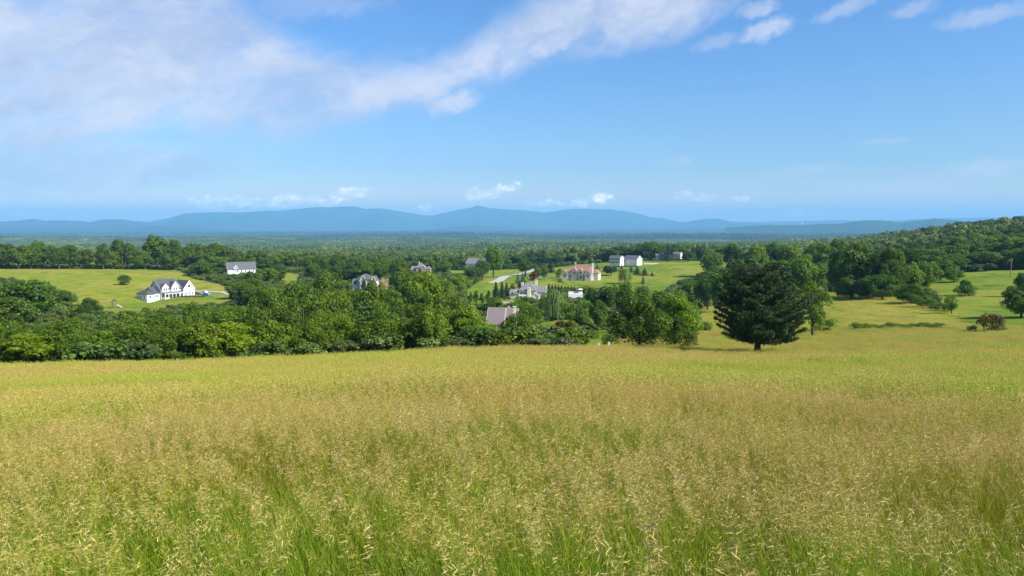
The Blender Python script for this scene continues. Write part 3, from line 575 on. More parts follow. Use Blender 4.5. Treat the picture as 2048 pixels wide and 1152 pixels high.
# single trees and shrubs: kind, px, d, ytop, width px, label, tint
WH = (1, 1, 1)
SINGLES = [
 ('tree', 48, 300, 558, 110, 'broad dark tree at the left edge below the hay field', (.7, .8, .95)), ('tree', -10, 310, 572, 90, 'broad dark tree cut by the left edge of the photo', (.7, .8, .95)),
 ('tree', 8, 270, 590, 100, 'rounded green tree below the left end of the hay field', (.9, .9, 1)),
 ('oval', 131, 385, 580, 32, 'small rounded tree beside the driveway below the hay field', (.8, .9, 1)), ('bushy', 180, 335, 594, 38, 'small dark tree standing right of the driveway below the hay field', (.6, .7, .8)),
 ('shrub', 95, 385, 588, 30, 'grey-green bush left of the small tree by the driveway', (.9, .75, 1.1)), ('shrub', 248, 560, 549, 27, 'lone dark round bush in the middle of the left hay field', (.5, .5, .55)),
 ('vase', 640, 205, 538, 120, 'tall spreading tree rising highest in the middle of the belt', (.9, .95, .9)), ('bushy', 850, 195, 536, 100, 'tall pale green tree in the belt left of the brown-roofed house', (1.35, 1.2, 1)),
 ('tree', 745, 190, 565, 90, 'dense tree standing in the belt below the grey house', (.95, .95, .9)),
 ('oval', 728, 462, 556, 12, 'small dark clipped tree before the grey house', (.55, .65, .8)), ('oval', 742, 458, 557, 13, 'small dark tree at the right end of the grey house', (.55, .65, .8)),
 ('shrub', 766, 490, 553, 20, 'cream blossoming tree right of the grey house', (4.2, 2.1, 26)), ('wildpine', 790, 520, 533, 50, 'dark layered pine right of the blossoming tree', WH),
 ('tree', 987, 640, 491, 44, 'big dark tree rising above the beige roof beyond the road', (.62, .72, .7)), ('tree', 965, 600, 516, 34, 'green tree in front of the beige roof', (.7, .8, .9)), ('tree', 948, 560, 530, 44, 'rounded tree left of the pale road', (.75, .85, .9)),
 ('wildpine', 1062, 830, 497, 36, 'left one of the dark spreading pines behind the estate', WH), ('wildpine', 1086, 835, 494, 42, 'middle one of the dark spreading pines behind the estate', WH), ('wildpine', 1114, 830, 500, 38, 'right one of the dark spreading pines behind the estate', WH),
 ('tree', 1050, 665, 518, 34, 'rounded green tree behind the blue spruces', (.8, .9, .9)), ('spruce', 1036, 560, 544, 13, 'front blue spruce beside the pale road', (2.6, 2.9, 5.5)), ('spruce', 1045, 580, 541, 12, 'middle blue spruce beside the pale road', (1.8, 2.1, 3.2)), ('spruce', 1051, 590, 537, 13, 'rear blue spruce beside the pale road', (2.6, 2.9, 5.5)),
 ('oval', 1066, 600, 541, 18, 'dark red maple right of the blue spruces', (1.5, .20, 1.0)), ('tree', 1076, 610, 533, 20, 'green garden tree right of the red maple', (.9, .95, .9)), ('tree', 1088, 612, 531, 18, 'loose garden tree left of the driveway of the red-roofed house', (1, 1, 1)),
 ('spruce', 1101, 690, 521, 20, 'tall dark spruce left of the red-roofed house', (.8, .9, .9)), ('oval', 1118, 625, 535, 17, 'pale round tree at the left corner of the red-roofed house', (1.5, 1.3, 1.4)),
 ('oval', 1052, 520, 551, 13, 'small bright yellow-green tree behind the cream house', (2.2, 1.8, .8)), ('oval', 1039, 500, 561, 9, 'small purple tree behind the cream house', (1.2, .25, 1.6)),
 ('arborvitae', 992, 425, 563, 18, 'first conical evergreen left of the cream house', (1.1, 1.3, .9)), ('arborvitae', 1004, 435, 562, 17, 'second conical evergreen left of the cream house', (1.1, 1.3, .9)), ('arborvitae', 1013, 445, 564, 15, 'third conical evergreen left of the cream house', (1.1, 1.3, .9)), ('oval', 1025, 452, 565, 17, 'rounded tree touching the back of the cream house', (.9, 1, .8)),
 ('oval', 940, 392, 582, 12, 'first small oval tree in the row left of the cones', (.6, .72, .7)), ('oval', 952, 396, 579, 14, 'second small oval tree in the row left of the cones', (.6, .72, .7)), ('oval', 964, 388, 584, 13, 'third small oval tree in the row left of the cones', (.6, .72, .7)), ('oval', 976, 395, 578, 12, 'fourth small oval tree in the row left of the cones', (.6, .72, .7)),
 ('willow', 1104, 295, 574, 66, 'large weeping willow in front of the cream house', (.85, .95, .8)), ('oval', 987, 330, 592, 52, 'soft light green rounded tree left of the cream house wall', (1.15, 1.15, 1)), ('shrub', 1052, 385, 590, 42, 'dark shrub mass under the cream house', (.7, .8, .8)),
 ('shrub', 1030, 300, 602, 60, 'green shrubs behind the brown-roofed house', (.8, .9, .8)), ('tree', 1060, 250, 606, 60, 'green tree between the brown-roofed house and the willow', (.9, 1, .85)),
 ('bushy', 1042, 165, 622, 92, 'full round tree in front of the brown-roofed house', (1.05, 1.02, .85)), ('bushy', 1010, 150, 652, 66, 'low bushy tree at the foot of the brown-roofed house', (.95, .98, .85)), ('bushy', 955, 140, 628, 100, 'bright bushy tree left of the brown-roofed house', (1.25, 1.15, .85)),
 ('vase', 1155, 240, 594, 64, 'maple with light green clumps right of the willow', (.95, 1.02, .85)), ('tree', 1192, 330, 574, 42, 'first dark tree behind the maple beside the willow', (.7, .8, .8)), ('tree', 1212, 320, 567, 46, 'second dark tree behind the maple beside the willow', (.6, .7, .75)), ('tree', 1196, 230, 600, 42, 'dark narrow tree right of the light-clumped maple', (.55, .66, .7)), ('tree', 1232, 340, 566, 40, 'bright green tree left of the pale willow crown', (1.2, 1.2, .8)),
 ('oval', 1124, 225, 640, 40, 'dark purple tree by the parked cars', (.9, .12, .8)),
 ('shrub', 1110, 150, 668, 60, 'low green shrub at the edge of the meadow below the parked cars', (.95, .98, .8)), ('shrub', 1145, 146, 672, 56, 'second low shrub right of it at the meadow edge', (1., 1.02, .8)), ('shrub', 1078, 148, 670, 46, 'low bush at the meadow edge under the round tree', (.9, .98, .8)), ('shrub', 1185, 200, 660, 34, 'small bright shrub beside the gap in the trees', (1.2, 1.2, .8)),
 ('bushy', 1278, 128, 578, 118, 'big dark bushy tree standing on the meadow edge right of centre', (.78, .86, .72)), ('bushy', 1352, 142, 583, 100, 'lighter bushy tree joined to the right of the big dark one', (1.15, 1.15, .85)), ('shrub', 1372, 134, 660, 56, 'brownish bush at the foot of the lighter bushy tree', (1.0, .85, .9)), ('shrub', 1222, 136, 668, 40, 'low bush at the left foot of the big dark bushy tree', (.6, .7, .65)),
 ('willow', 1285, 300, 566, 58, 'pale grey-green willow behind the big dark bushy tree', (.62, .8, .62)), ('tree', 1320, 290, 576, 48, 'green tree behind the lighter bushy tree', (.85, .95, .85)), ('tree', 1250, 280, 560, 46, 'yellow-green tree left of the pale grey-green willow', (1.25, 1.2, .8)),
 ('tree', 1222, 640, 531, 34, 'round dark tree below the white farmhouse', (.6, .75, .75)), ('willow', 1250, 560, 535, 32, 'yellow willow below the white farmhouse', (1.3, 1.25, .8)),
 ('spruce', 1194, 665, 527, 15, 'blue spruce right of the red-roofed house', (1.7, 1.9, 2.4)), ('spruce', 1211, 675, 529, 13, 'blue spruce behind the round dark tree', (1.7, 1.9, 2.4)), ('spruce', 1228, 680, 528, 12, 'spruce tip showing over the round dark tree', (1.5, 1.8, 2.3)), ('spruce', 1243, 670, 528, 14, 'spruce behind the yellow willow', (1.2, 1.4, 1.6)), ('spruce', 1262, 660, 531, 13, 'narrow spruce right of the yellow willow', (1.4, 1.7, 2.)), ('spruce', 1274, 640, 531, 18, 'largest spruce on the lawn right of the yellow willow', (1., 1.2, 1.3)), ('spruce', 1289, 632, 535, 18, 'second spruce on the lawn right of the yellow willow', (1., 1.2, 1.2)), ('spruce', 1304, 628, 543, 10, 'smallest spruce at the right end of the lawn', (.9, 1.1, 1.1)), ('spruce', 1286, 560, 550, 12, 'grey-blue young spruce below the two lawn spruces', (2., 2.2, 2.8)),
 ('tree', 1303, 880, 480, 52, 'broad tree rising behind the white barn', (.85, .9, .85)), ('wildpine', 1336, 832, 486, 48, 'dark pine left of the distant white house', (.9, .9, .9)), ('tree', 1376, 830, 503, 30, 'round dark tree right of the distant white house', (.5, .6, .6)), ('spruce', 1409, 870, 486, 20, 'blue-grey spruce behind the farm meadow', (2., 2.1, 2.8)), ('spruce', 1386, 880, 490, 20, 'dark spruce behind the farm meadow', (1.2, 1.4, 1.5)), ('tree', 1358, 900, 488, 34, 'tree behind the distant white house', (.8, .9, .9)),
 ('wildpine', 1422, 560, 503, 44, 'dark conifer at the right end of the farm meadow', (.9, 1, .9)), ('tree', 1432, 470, 527, 60, 'green tree below the dark conifer at the farm meadow', (.8, .9, .85)), ('tree', 1385, 360, 555, 44, 'green tree left of the woods edge below the farm meadow', (.85, .9, .8)), ('tree', 1415, 345, 548, 54, 'dark tree at the woods edge left of the big pine', (.65, .76, .8)), ('tree', 1440, 330, 545, 44, 'deep green tree directly left of the big pine', (.6, .72, .75)),
 ('tree', 1490, 520, 510, 60, 'dark tree showing just left above the big pine', (.6, .7, .75)), ('tree', 1530, 420, 520, 70, 'green tree behind the top of the big pine', (.9, .95, .8)), ('tree', 1570, 400, 515, 56, 'broad tree behind the right shoulder of the big pine', (.95, 1., .8)), ('tree', 1604, 380, 506, 62, 'rounded light tree between the big pine and the dark grove', (1.05, 1.1, .8)), ('tree', 1636, 385, 520, 44, 'rounded tree behind the loose leafy tree', (.9, .95, .8)), ('tree', 1655, 470, 492, 60, 'tree filling the left shoulder of the dark grove', (.7, .8, .75)),
 ('loose', 1625, 172, 552, 66, 'loose-crowned leafy tree with bare trunk right of the big pine', (1.05, 1.05, .8)), ('shrub', 1648, 185, 636, 44, 'leafy sprouts at the foot of the loose-crowned tree', (1.05, 1.1, .8)),
 ('bushy', 1676, 355, 494, 56, 'first tree of the tall dark grove', (.5, .58, .66)), ('tall', 1704, 340, 480, 60, 'second tree of the tall dark grove, the highest', (.55, .62, .6)), ('tall', 1730, 345, 482, 56, 'third tree of the tall dark grove', (.5, .58, .66)), ('bushy', 1752, 335, 496, 46, 'fourth tree of the tall dark grove', (.42, .5, .6)), ('bushy', 1782, 335, 490, 62, 'fifth tree of the tall dark grove with lighter top', (.8, .88, .65)), ('bushy', 1765, 320, 545, 56, 'dark low tree in front of the tall dark grove', (.45, .55, .6)), ('bushy', 1700, 330, 548, 60, 'dark undergrowth tree at the left foot of the tall dark grove', (.42, .5, .6)), ('bushy', 1735, 325, 550, 50, 'dark undergrowth tree in the middle foot of the tall dark grove', (.4, .5, .56)),
 ('tree', 1818, 345, 522, 48, 'light green tree right of the tall dark grove', (1.15, 1.2, .8)), ('tree', 1850, 380, 517, 56, 'rounded tree second right of the tall dark grove', (.85, .95, .85)), ('tree', 1880, 430, 512, 50, 'dark tree at the upper end of the green field', (.65, .75, .75)), ('bushy', 1908, 420, 535, 34, 'rounded bush-like tree at the top left of the green field', (.85, .95, .8)), 
 ('bushy', 1822, 295, 566, 52, 'dark shrubby tree on the slope between the two right fields', (.5, .62, .6)), ('shrub', 1845, 280, 588, 34, 'dark shrub at the start of the hedgerow on the slope', (.5, .62, .6)), ('shrub', 1862, 272, 596, 26, 'second shrub of the hedgerow on the slope', (.55, .65, .6)), ('shrub', 1880, 264, 602, 26, 'third shrub of the hedgerow on the slope', (.55, .65, .6)), ('shrub', 1896, 256, 607, 22, 'last shrub of the hedgerow on the slope', (.6, .7, .6)),
 ('loose', 1903, 250, 584, 26, 'small thin pale tree standing alone in the green field', (1.3, 1.3, 1.2)), ('bushy', 1930, 340, 554, 22, 'small dark tree in the middle of the green field', (.8, .9, .8)), ('shrub', 1930, 336, 568, 34, 'dark low bushes around the small tree in the green field', (.5, .6, .55)),
 ('bushy', 2042, 235, 562, 70, 'leafy tree cut by the right edge of the photo', (.7, .82, .75)), ('shrub', 2020, 300, 604, 18, 'small dark bush left of the tree at the right edge', (.5, .6, .5)), ('tree', 2046, 330, 540, 30, 'smaller leafy tree behind the tree at the right edge', (.8, .95, .8)),
 ('shrub', 1984, 165, 628, 50, 'grey-brown round bush at the right on the meadow edge', (.85, .42, 1.3)), ('shrub', 1944, 168, 650, 18, 'tiny shrub left of the grey-brown bush', (.8, .8, .8)),
]
for k, px, d, yt, ww, lb, tt in SINGLES: tree(k, px, d, yt, ww, lb, None, tt, cat='shrub' if k == 'shrub' else 'tree')
for i, px in enumerate(np.linspace(1712, 1880, 11)):
    tree('shrub', px, 188 + (i % 3) * 2, 644 + (i % 4) * 2, 23, 'low green shrub, %s from left in the hedge between the right fields' % ORD[i], 'shrubs of the low hedge between the right fields', (1.0, 1.1, .75), cat='shrub')
for i, px in enumerate(np.linspace(1098, 1168, 12)):
    tree('arborvitae', px, 490 - i * 4, 566 + i * .9, 10, 'evergreen, %s from the left in the hedge below the red-roofed house' % ORD[i], 'evergreens of the hedge below the red-roofed house', (.8, 1.1, .8), cat='hedge plant')
G3 = 'trees behind the farm and estate'
row('the line behind the estate lawns', G3, ['tree'], 1010, 1480, 30, 905, 20, [(1010, 508), (1120, 502), (1200, 494), (1300, 490), (1480, 484)], 38, 12, [DEEP, DEEP, DARK, FRESH])
row('the woods behind the big pine', G3, ['tree'], 1430, 1680, 40, 600, 25, [(1430, 500), (1500, 488), (1680, 480)], 52, 13, [DEEP, DARK, FRESH])
row('the woods behind the dark grove', G3, ['tree'], 1640, 1880, 38, 540, 25, [(1640, 485), (1750, 484), (1880, 498)], 52, 14, [DEEP, DARK, DARK])
G4 = 'trees at the edge of the right green field'
row('the edge above the green field', G4, ['bushy', 'tree'], 1890, 2130, 32, 520, 12, [(1890, 508), (1960, 500), (2048, 495), (2150, 490)], 46, 15, [DARK, DEEP, DARK])
row('the second rank above the green field', G4, ['tree'], 1850, 2130, 36, 600, 15, [(1850, 496), (1960, 482), (2048, 474), (2150, 470)], 50, 16, [DARK, DEEP, FRESH, DARK])
row('the third rank above the green field', G4, ['tree'], 1860, 2130, 36, 700, 15, [(1850, 488), (1960, 468), (2048, 460), (2150, 450)], 46, 17, [DARK, DEEP, FRESH, DARK])
row('the top rank above the green field', G4, ['tree'], 1850, 2130, 34, 800, 15, [(1850, 484), (1960, 462), (2048, 448), (2150, 440)], 44, 18, [DARK, DARK, DEEP])
# ------------------------------------------------------------------ the big white pine
def hero_pine():
    rng = np.random.default_rng(77); x, y, z, pyb = spot(1514, 113); k = 113 / F
    root = empty('pine_tree', (x, y, z - .05)); Ht = -unit(1508, 527)[2] * 113 - z
    tag(root, 'big dark spreading pine with short bare trunk standing alone on the meadow', 'tree')
    # half-widths to the left and right in metres against height, read off the photo
    yy = [690, 680, 665, 650, 630, 610, 590, 570, 550, 535, 522, 510]
    lw = [20, 60, 76, 82, 84, 82, 78, 72, 60, 44, 28, 8]; rw = [45, 84, 92, 98, 92, 84, 74, 62, 50, 38, 24, 8]
    hz = [(713 - q) * k for q in yy]
    def prof(h, a):    # a: angle, 0 = to the right
        l = np.interp(h, hz, lw) * k; r = np.interp(h, hz, rw) * k; c = math.cos(a); m = (l + r) / 2
        return r * c * c + m * (1 - c * c) if c > 0 else l * c * c + m * (1 - c * c)
    tb = MB(); tb.tube([(0, 0, -1), (0, 0, .3), (.05, 0, 1.6), (-.1, .1, 5), (.1, 0, 9), (0, 0, Ht - .6)], [.62, .48, .42, .33, .2, .05], 12)
    C = []; D = []
    h = 2.5; lim = MB()
    while h < Ht - .3:
        nb = 11 if h < 10 else 7; a0 = rng.uniform(0, 6.28)
        for j in range(nb):
            a = a0 + 6.283 * j / nb + rng.normal() * .22; d = np.array([math.cos(a), math.sin(a), 0]); side = np.array([-d[1], d[0], 0])
            tipz = h + .10 * (h - 3) * .25 + rng.normal() * .2; L = prof(min(tipz, Ht), a) * rng.uniform(.72, 1.10)
            if L < .3: continue
            up = .05 + .22 * (h / Ht); ns = 7; s = np.linspace(0, 1, ns)
            P = d * (L * s)[:, None] + np.array([0, 0, 1]) * (h - .03 * L + up * L * s ** 1.6 + (.10 * L * np.sin(s * 3.14)) * -1)[:, None] + side * (rng.normal() * .08 * L * s ** 2)[:, None]
            lim.tube([tuple(p) for p in P], [max(.015, .11 * (1 - q) + .02) for q in s], 5, False)
            m = int(L * 17)
            ss = 1 - rng.random(m) ** 1.25 * .82; pc = np.stack([np.interp(ss, s, P[:, i]) for i in range(3)], 1)
            wd = .34 * L * (1.12 - ss) + .30; off = rng.uniform(-1, 1, m)
            pc = pc + side * (off * wd)[:, None] + np.array([0, 0, 1]) * (rng.normal(size=m) * .07 + .05 - .1 * np.abs(off))[:, None]
            C.append(pc); D.append(d * .8 + side * (off * .7)[:, None] + np.array([0, 0, .35]))
        h += rng.uniform(.60, .80)
    C = np.vstack(C); D = np.vstack(D); n = len(C); nn = 9
    Cn = np.repeat(C, nn, 0); Dn = np.repeat(D, nn, 0) * .8 + rdir(n * nn, rng) * .9; Dn /= np.linalg.norm(Dn, axis=1, keepdims=True)
    sz = rng.uniform(.10, .20, n * nn); Cn = Cn + Dn * sz[:, None] * .9 + rng.normal(size=Cn.shape) * .07
    V, Q, A_ = quads(Cn, rdir(n * nn, rng) + np.array([.0, 0, .8]), sz, .26, rng, np.clip(np.repeat(rng.random(n), nn) * .6 + .4 * rng.random(n * nn), 0, 1), Dn)
    c = link('crown', mesh_np('crown', V, Q, M['needle'], {'v': A_}), root); c.color = (1.35, 1.35, .62, 1)
    t = tb.build('trunk', M['bark'], root, True); lim.build('limbs', M['bark'], root, True)
hero_pine()
# ------------------------------------------------------------------ scatter with geometry nodes
def scatter(name, label, P, rot, scl, idx, meshes, mat_keep=True):
    coll = bpy.data.collections.new(name + '_sources')
    for i, m_ in enumerate(meshes): link('%s_piece_%02d' % (name, i), m_, None, None, coll)
    me = bpy.data.meshes.new(name); me.vertices.add(len(P)); me.vertices.foreach_set('co', np.asarray(P, np.float32).ravel())
    a = me.attributes.new('rot', 'FLOAT_VECTOR', 'POINT'); a.data.foreach_set('vector', np.asarray(rot, np.float32).ravel())
    a = me.attributes.new('scl', 'FLOAT_VECTOR', 'POINT'); a.data.foreach_set('vector', np.asarray(scl, np.float32).ravel())
    a = me.attributes.new('idx', 'INT', 'POINT'); a.data.foreach_set('value', np.asarray(idx, np.int32))
    o = link(name, me); g = bpy.data.node_groups.new(name, 'GeometryNodeTree')
    g.interface.new_socket('Geometry', in_out='INPUT', socket_type='NodeSocketGeometry'); g.interface.new_socket('Geometry', in_out='OUTPUT', socket_type='NodeSocketGeometry')
    gi = g.nodes.new('NodeGroupInput'); go = g.nodes.new('NodeGroupOutput'); ip = g.nodes.new('GeometryNodeInstanceOnPoints'); ci = g.nodes.new('GeometryNodeCollectionInfo')
    ci.inputs[0].default_value = coll; ci.inputs['Separate Children'].default_value = True; ci.inputs['Reset Children'].default_value = True
    def na_(nm, t): q = g.nodes.new('GeometryNodeInputNamedAttribute'); q.data_type = t; q.inputs[0].default_value = nm; return q.outputs[0]
    e2r = g.nodes.new('FunctionNodeEulerToRotation'); g.links.new(na_('rot', 'FLOAT_VECTOR'), e2r.inputs[0])
    mp = g.nodes.new('GeometryNodeMeshToPoints')
    g.links.new(gi.outputs[0], mp.inputs[0]); g.links.new(mp.outputs[0], ip.inputs['Points']); g.links.new(ci.outputs[0], ip.inputs['Instance']); ip.inputs['Pick Instance'].default_value = True
    g.links.new(na_('idx', 'INT'), ip.inputs['Instance Index']); g.links.new(e2r.outputs[0], ip.inputs['Rotation']); g.links.new(na_('scl', 'FLOAT_VECTOR'), ip.inputs['Scale'])
    g.links.new(ip.outputs[0], go.inputs[0]); md = o.modifiers.new('scatter', 'NODES'); md.node_group = g
    return tag(o, label, None, None, 'stuff')
def fan_points(d0, d1, step, half, rng, grow=False):
    out = []; d = d0
    while d < d1:
        st = step * (d / d0 if grow else 1); n = max(1, int(2 * R(half) * d / st)); a = np.linspace(-R(half), R(half), n) + rng.uniform(-.5, .5, n) * st / d
        dd = d + rng.uniform(-.5, .5, n) * st; out.append(np.stack([np.sin(a) * dd, np.cos(a) * dd], 1)); d += st
    return np.vstack(out)
rng = np.random.default_rng(5)
def far_tree(seed, nl, nleaf, ls):
    V, Q, A_, mb = broadleaf(seed, nl, nleaf, ls, base=.05, rad=.46, lobe=.46, hug=True, pointy=.1); return mesh_np('far_tree', V, Q, M['leaf_far'], {'v': A_})
FT = [far_tree(100 + i, 12, 1100, .62) for i in range(4)]
# undergrowth filling the woods between the separate trees
P2 = fan_points(118, 900, 4.2, 40, rng); P2 = P2[np.hypot(P2[:, 0], P2[:, 1]) > 118]
nr_, hy_, lw_ = landuse(P2[:, 0], P2[:, 1]); ok = ~(nr_ | hy_ | lw_)
# keep it off houses' plots
PLOTS = []
def thin(P2, ok, dmin):
    d = np.hypot(P2[:, 0], P2[:, 1]); keepp = rng.random(len(P2)) < np.clip(1.1 - d / 1100, .3, 1); return ok & keepp
ok = thin(P2, ok, 0); UG = P2[ok]
# ------------------------------------------------------------------ buildings
def wall_panel(L, H_): pass
WCACHE = {}
def window(root, x, y, z, w_, h_, ax, sgn, mull=True, name='window', fr='trim'):
    key = (round(w_, 2), round(h_, 2), mull, fr)
    if key not in WCACHE:
        a = MB(); b = .1; t = .07
        a.box(-w_ / 2 - b, w_ / 2 + b, -t, .02, -b, 0); a.box(-w_ / 2 - b, w_ / 2 + b, -t, .02, h_, h_ + b); a.box(-w_ / 2 - b, -w_ / 2, -t, .02, 0, h_); a.box(w_ / 2, w_ / 2 + b, -t, .02, 0, h_)
        if mull: a.box(-.03, .03, -t + .02, .01, 0, h_); a.box(-w_ / 2, -.03, -t + .02, .01, h_ * .5 - .03, h_ * .5 + .03); a.box(.03, w_ / 2, -t + .02, .01, h_ * .5 - .03, h_ * .5 + .03)
        p = MB(); p.box(-w_ / 2, w_ / 2, -.025, .0, 0, h_); WCACHE[key] = (a.mesh('window', M[fr]), p.mesh('pane', M['pane']))
    f, p = WCACHE[key]; o = link(name, f, root, (x, y, z)); o.rotation_euler = (0, 0, {('y', -1): 0, ('x', 1): math.pi / 2, ('y', 1): math.pi, ('x', -1): -math.pi / 2}[(ax, sgn)])
    link('pane', p, o); return o
def gable(root, x0, x1, y0, y1, z0, ze, zr, axis, wm, rm, oh=.4, name_w='wall', name_r='roof', found=2.5, trim=True):
    """walls with gable ends, and a roof of two thick slopes; axis is the direction of the ridge"""
    m = MB(); cx = (x0 + x1) / 2; cy_ = (y0 + y1) / 2; zb = z0 - found
    if axis == 'x':
        m.add([(x0, y0, zb), (x1, y0, zb), (x1, y1, zb), (x0, y1, zb), (x0, y0, ze), (x1, y0, ze), (x1, y1, ze), (x0, y1, ze), (x0, cy_, zr), (x1, cy_, zr)],
              [(0, 1, 5, 4), (2, 3, 7, 6), (1, 2, 6, 9, 5), (3, 0, 4, 8, 7), (4, 5, 9, 8), (6, 7, 8, 9)])
    else:
        m.add([(x0, y0, zb), (x1, y0, zb), (x1, y1, zb), (x0, y1, zb), (x0, y0, ze), (x1, y0, ze), (x1, y1, ze), (x0, y1, ze), (cx, y0, zr), (cx, y1, zr)],
              [(0, 1, 5, 8, 4), (2, 3, 7, 9, 6), (1, 2, 6, 5), (3, 0, 4, 7), (4, 8, 9, 7), (5, 6, 9, 8)])
    wl = m.build(name_w, M[wm], root)
    half = (y1 - y0) / 2 if axis == 'x' else (x1 - x0) / 2; sl_ = (zr - ze) / half; th = .2; r = MB(); lo = ze - sl_ * oh
    def slab(s):
        if axis == 'x': f = lambda u, v, z: (u, cy_ + s * v, z); u0, u1 = x0 - oh, x1 + oh
        else: f = lambda u, v, z: (cx + s * v, u, z); u0, u1 = y0 - oh, y1 + oh
        v1 = half + oh; e = .03
        r.add([f(u0, 0, zr + e), f(u1, 0, zr + e), f(u1, v1, lo + e), f(u0, v1, lo + e), f(u0, 0, zr + th), f(u1, 0, zr + th), f(u1, v1, lo + th), f(u0, v1, lo + th)],
              [(0, 3, 2, 1), (4, 5, 6, 7), (0, 1, 5, 4), (1, 2, 6, 5), (2, 3, 7, 6), (3, 0, 4, 7)])
    slab(1); slab(-1); rf = r.build(name_r, M[rm], root)
    if trim:     # white rake boards on both gable ends
        t = MB()
        for u in ((x0 - oh - .06, x0 - oh), (x1 + oh, x1 + oh + .06)) if axis == 'x' else ((y0 - oh - .06, y0 - oh), (y1 + oh, y1 + oh + .06)):
            for s in (1, -1):
                v1 = half + oh; g = (lambda u_, v, z: (u_, cy_ + s * v, z)) if axis == 'x' else (lambda u_, v, z: (cx + s * v, u_, z))
                t.add([g(u[0], 0, zr - .28), g(u[1], 0, zr - .28), g(u[1], v1, lo - .28), g(u[0], v1, lo - .28), g(u[0], 0, zr + th), g(u[1], 0, zr + th), g(u[1], v1, lo + th), g(u[0], v1, lo + th)],
                      [(0, 3, 2, 1), (4, 5, 6, 7), (0, 1, 5, 4), (1, 2, 6, 5), (2, 3, 7, 6), (3, 0, 4, 7)])
        t.build('rake_board', M['trim'], root)
    return wl, rf
def hip(root, x0, x1, y0, y1, z0, ze, zr, wm, rm, oh=.45, found=2.5, inset=None):
    m = MB(); m.box(x0, x1, y0, y1, z0 - found, ze); m.build('wall', M[wm], root)
    if inset is None: inset = min(x1 - x0, y1 - y0) / 2 * .95
    cy_ = (y0 + y1) / 2; cx = (x0 + x1) / 2; r = MB(); a, b, c, d = x0 - oh, x1 + oh, y0 - oh, y1 + oh
    if (x1 - x0) >= (y1 - y0): p, q = (x0 + inset, cy_, zr), (x1 - inset, cy_, zr); fc = [(4, 5, 9, 8), (5, 6, 9), (6, 7, 8, 9), (7, 4, 8)]
    else: p, q = (cx, y0 + inset, zr), (cx, y1 - inset, zr); fc = [(4, 5, 8), (5, 6, 9, 8), (6, 7, 9), (7, 4, 8, 9)]
    r.add([(a, c, ze + .01), (b, c, ze + .01), (b, d, ze + .01), (a, d, ze + .01), (a, c, ze + .2), (b, c, ze + .2), (b, d, ze + .2), (a, d, ze + .2), p, q],
          [(0, 3, 2, 1), (0, 1, 5, 4), (1, 2, 6, 5), (2, 3, 7, 6), (3, 0, 4, 7)] + fc)
    return r.build('roof', M[rm], root)
def box_part(root, name, mat, *b): return MB().box(*b).build(name, M[mat], root)
def chimney(root, x, y, z0, z1, s, mat):
    c = box_part(root, 'chimney', mat, x - s, x + s, y - s, y + s, z0, z1); box_part(c, 'cap', mat, x - s - .12, x + s + .12, y - s - .12, y + s + .12, z1 + .002, z1 + .25); return c
def plot(px, d, py, rz, name, label, cat='house', dz=0.):
    x, y, z, _ = spot(px, d); zz = -unit(px, py)[2] * d if py else z
    o = empty(name, (x, y, zz + dz), rz - R(px_az(px))); tag(o, label, cat); PLOTS.append((x, y)); return o
# --- white colonial at left
h = plot(333, 465, 595, R(36), 'house', 'large white house with charcoal roofs, porch and two dormers at left')
gable(h, -6.5, 6.0, -4.5, 5.5, 0, 5.2, 10.2, 'x', 'white_siding', 'roof_charcoal')
gable(h, -10.3, -6.52, -3.2, 4.8, 0, 3.4, 6.4, 'x', 'white_siding', 'roof_charcoal', trim=False)
hip(h, -15.0, -10.32, -4.2, 4.6, -1.6, 3.0, 5.0, 'white_siding', 'roof_charcoal', found=3)
gable(h, 6.8, 14.2, -5.6, 4.5, 0, 4.6, 9.0, 'y', 'white_siding', 'roof_charcoal', .35)
gable(h, 6.02, 6.78, -2.5, 3.0, 0, 4.2, 7.5, 'x', 'white_siding', 'roof_charcoal', .1, trim=False)
for cx_, w_, zt in ((-4.4, 3.8, 8.0), (1.8, 4.6, 9.0)):
    gable(h, cx_ - w_ / 2, cx_ + w_ / 2, -5.3, -.8, 3.7, 6.2, zt, 'y', 'white_siding', 'roof_charcoal', .3, 'dormer_wall', 'dormer_roof', 0.)
    for s_ in (-.75, .75): window(h, cx_ + s_, -5.32, 4.3, .9, 1.5, 'y', -1)
pr = MB(); pr.add([(-6.3, -7.4, 2.9), (5.6, -7.4, 2.9), (5.6, -4.55, 3.7), (-6.3, -4.55, 3.7), (-6.3, -7.4, 3.1), (5.6, -7.4, 3.1), (5.6, -4.55, 3.9), (-6.3, -4.55, 3.9)], [(0, 3, 2, 1), (4, 5, 6, 7), (0, 1, 5, 4), (1, 2, 6, 5), (2, 3, 7, 6), (3, 0, 4, 7)]); pr.build('porch_roof', M['roof_lightgrey'], h)
box_part(h, 'porch_beam', 'trim', -6.2, 5.5, -7.3, -7.05, 2.55, 2.895); box_part(h, 'porch_floor', 'stone_cap', -6.3, 5.6, -7.4, -4.52, -1.5, .25)
cm = MB().box(-.16, .16, -.16, .16, 0, 2.298).mesh('column', M['trim'])
for q in np.linspace(-6.0, 5.3, 6): link('column', cm, h, (q, -7.17, .252))
for q in (-5.2, -2.9, 2.6, 4.6): window(h, q, -4.52, .8, 1.1, 1.7, 'y', -1)
dm = MB().box(-.55, .55, -.08, .0, 0, 2.2).mesh('door', M['wood']); link('door', dm, h, (0, -4.52, .255))
for q, zz, ww, hh in ((8.4, .9, .8, 1.5), (10.5, .9, .8, 1.5), (12.6, .9, .8, 1.5), (10.5, 5.2, 1.7, 1.6)): window(h, q, -5.62, zz, ww, hh, 'y', -1)
for q in (-9.4, -7.8): window(h, q, -3.22, 1.0, 1.0, 1.3, 'y', -1)
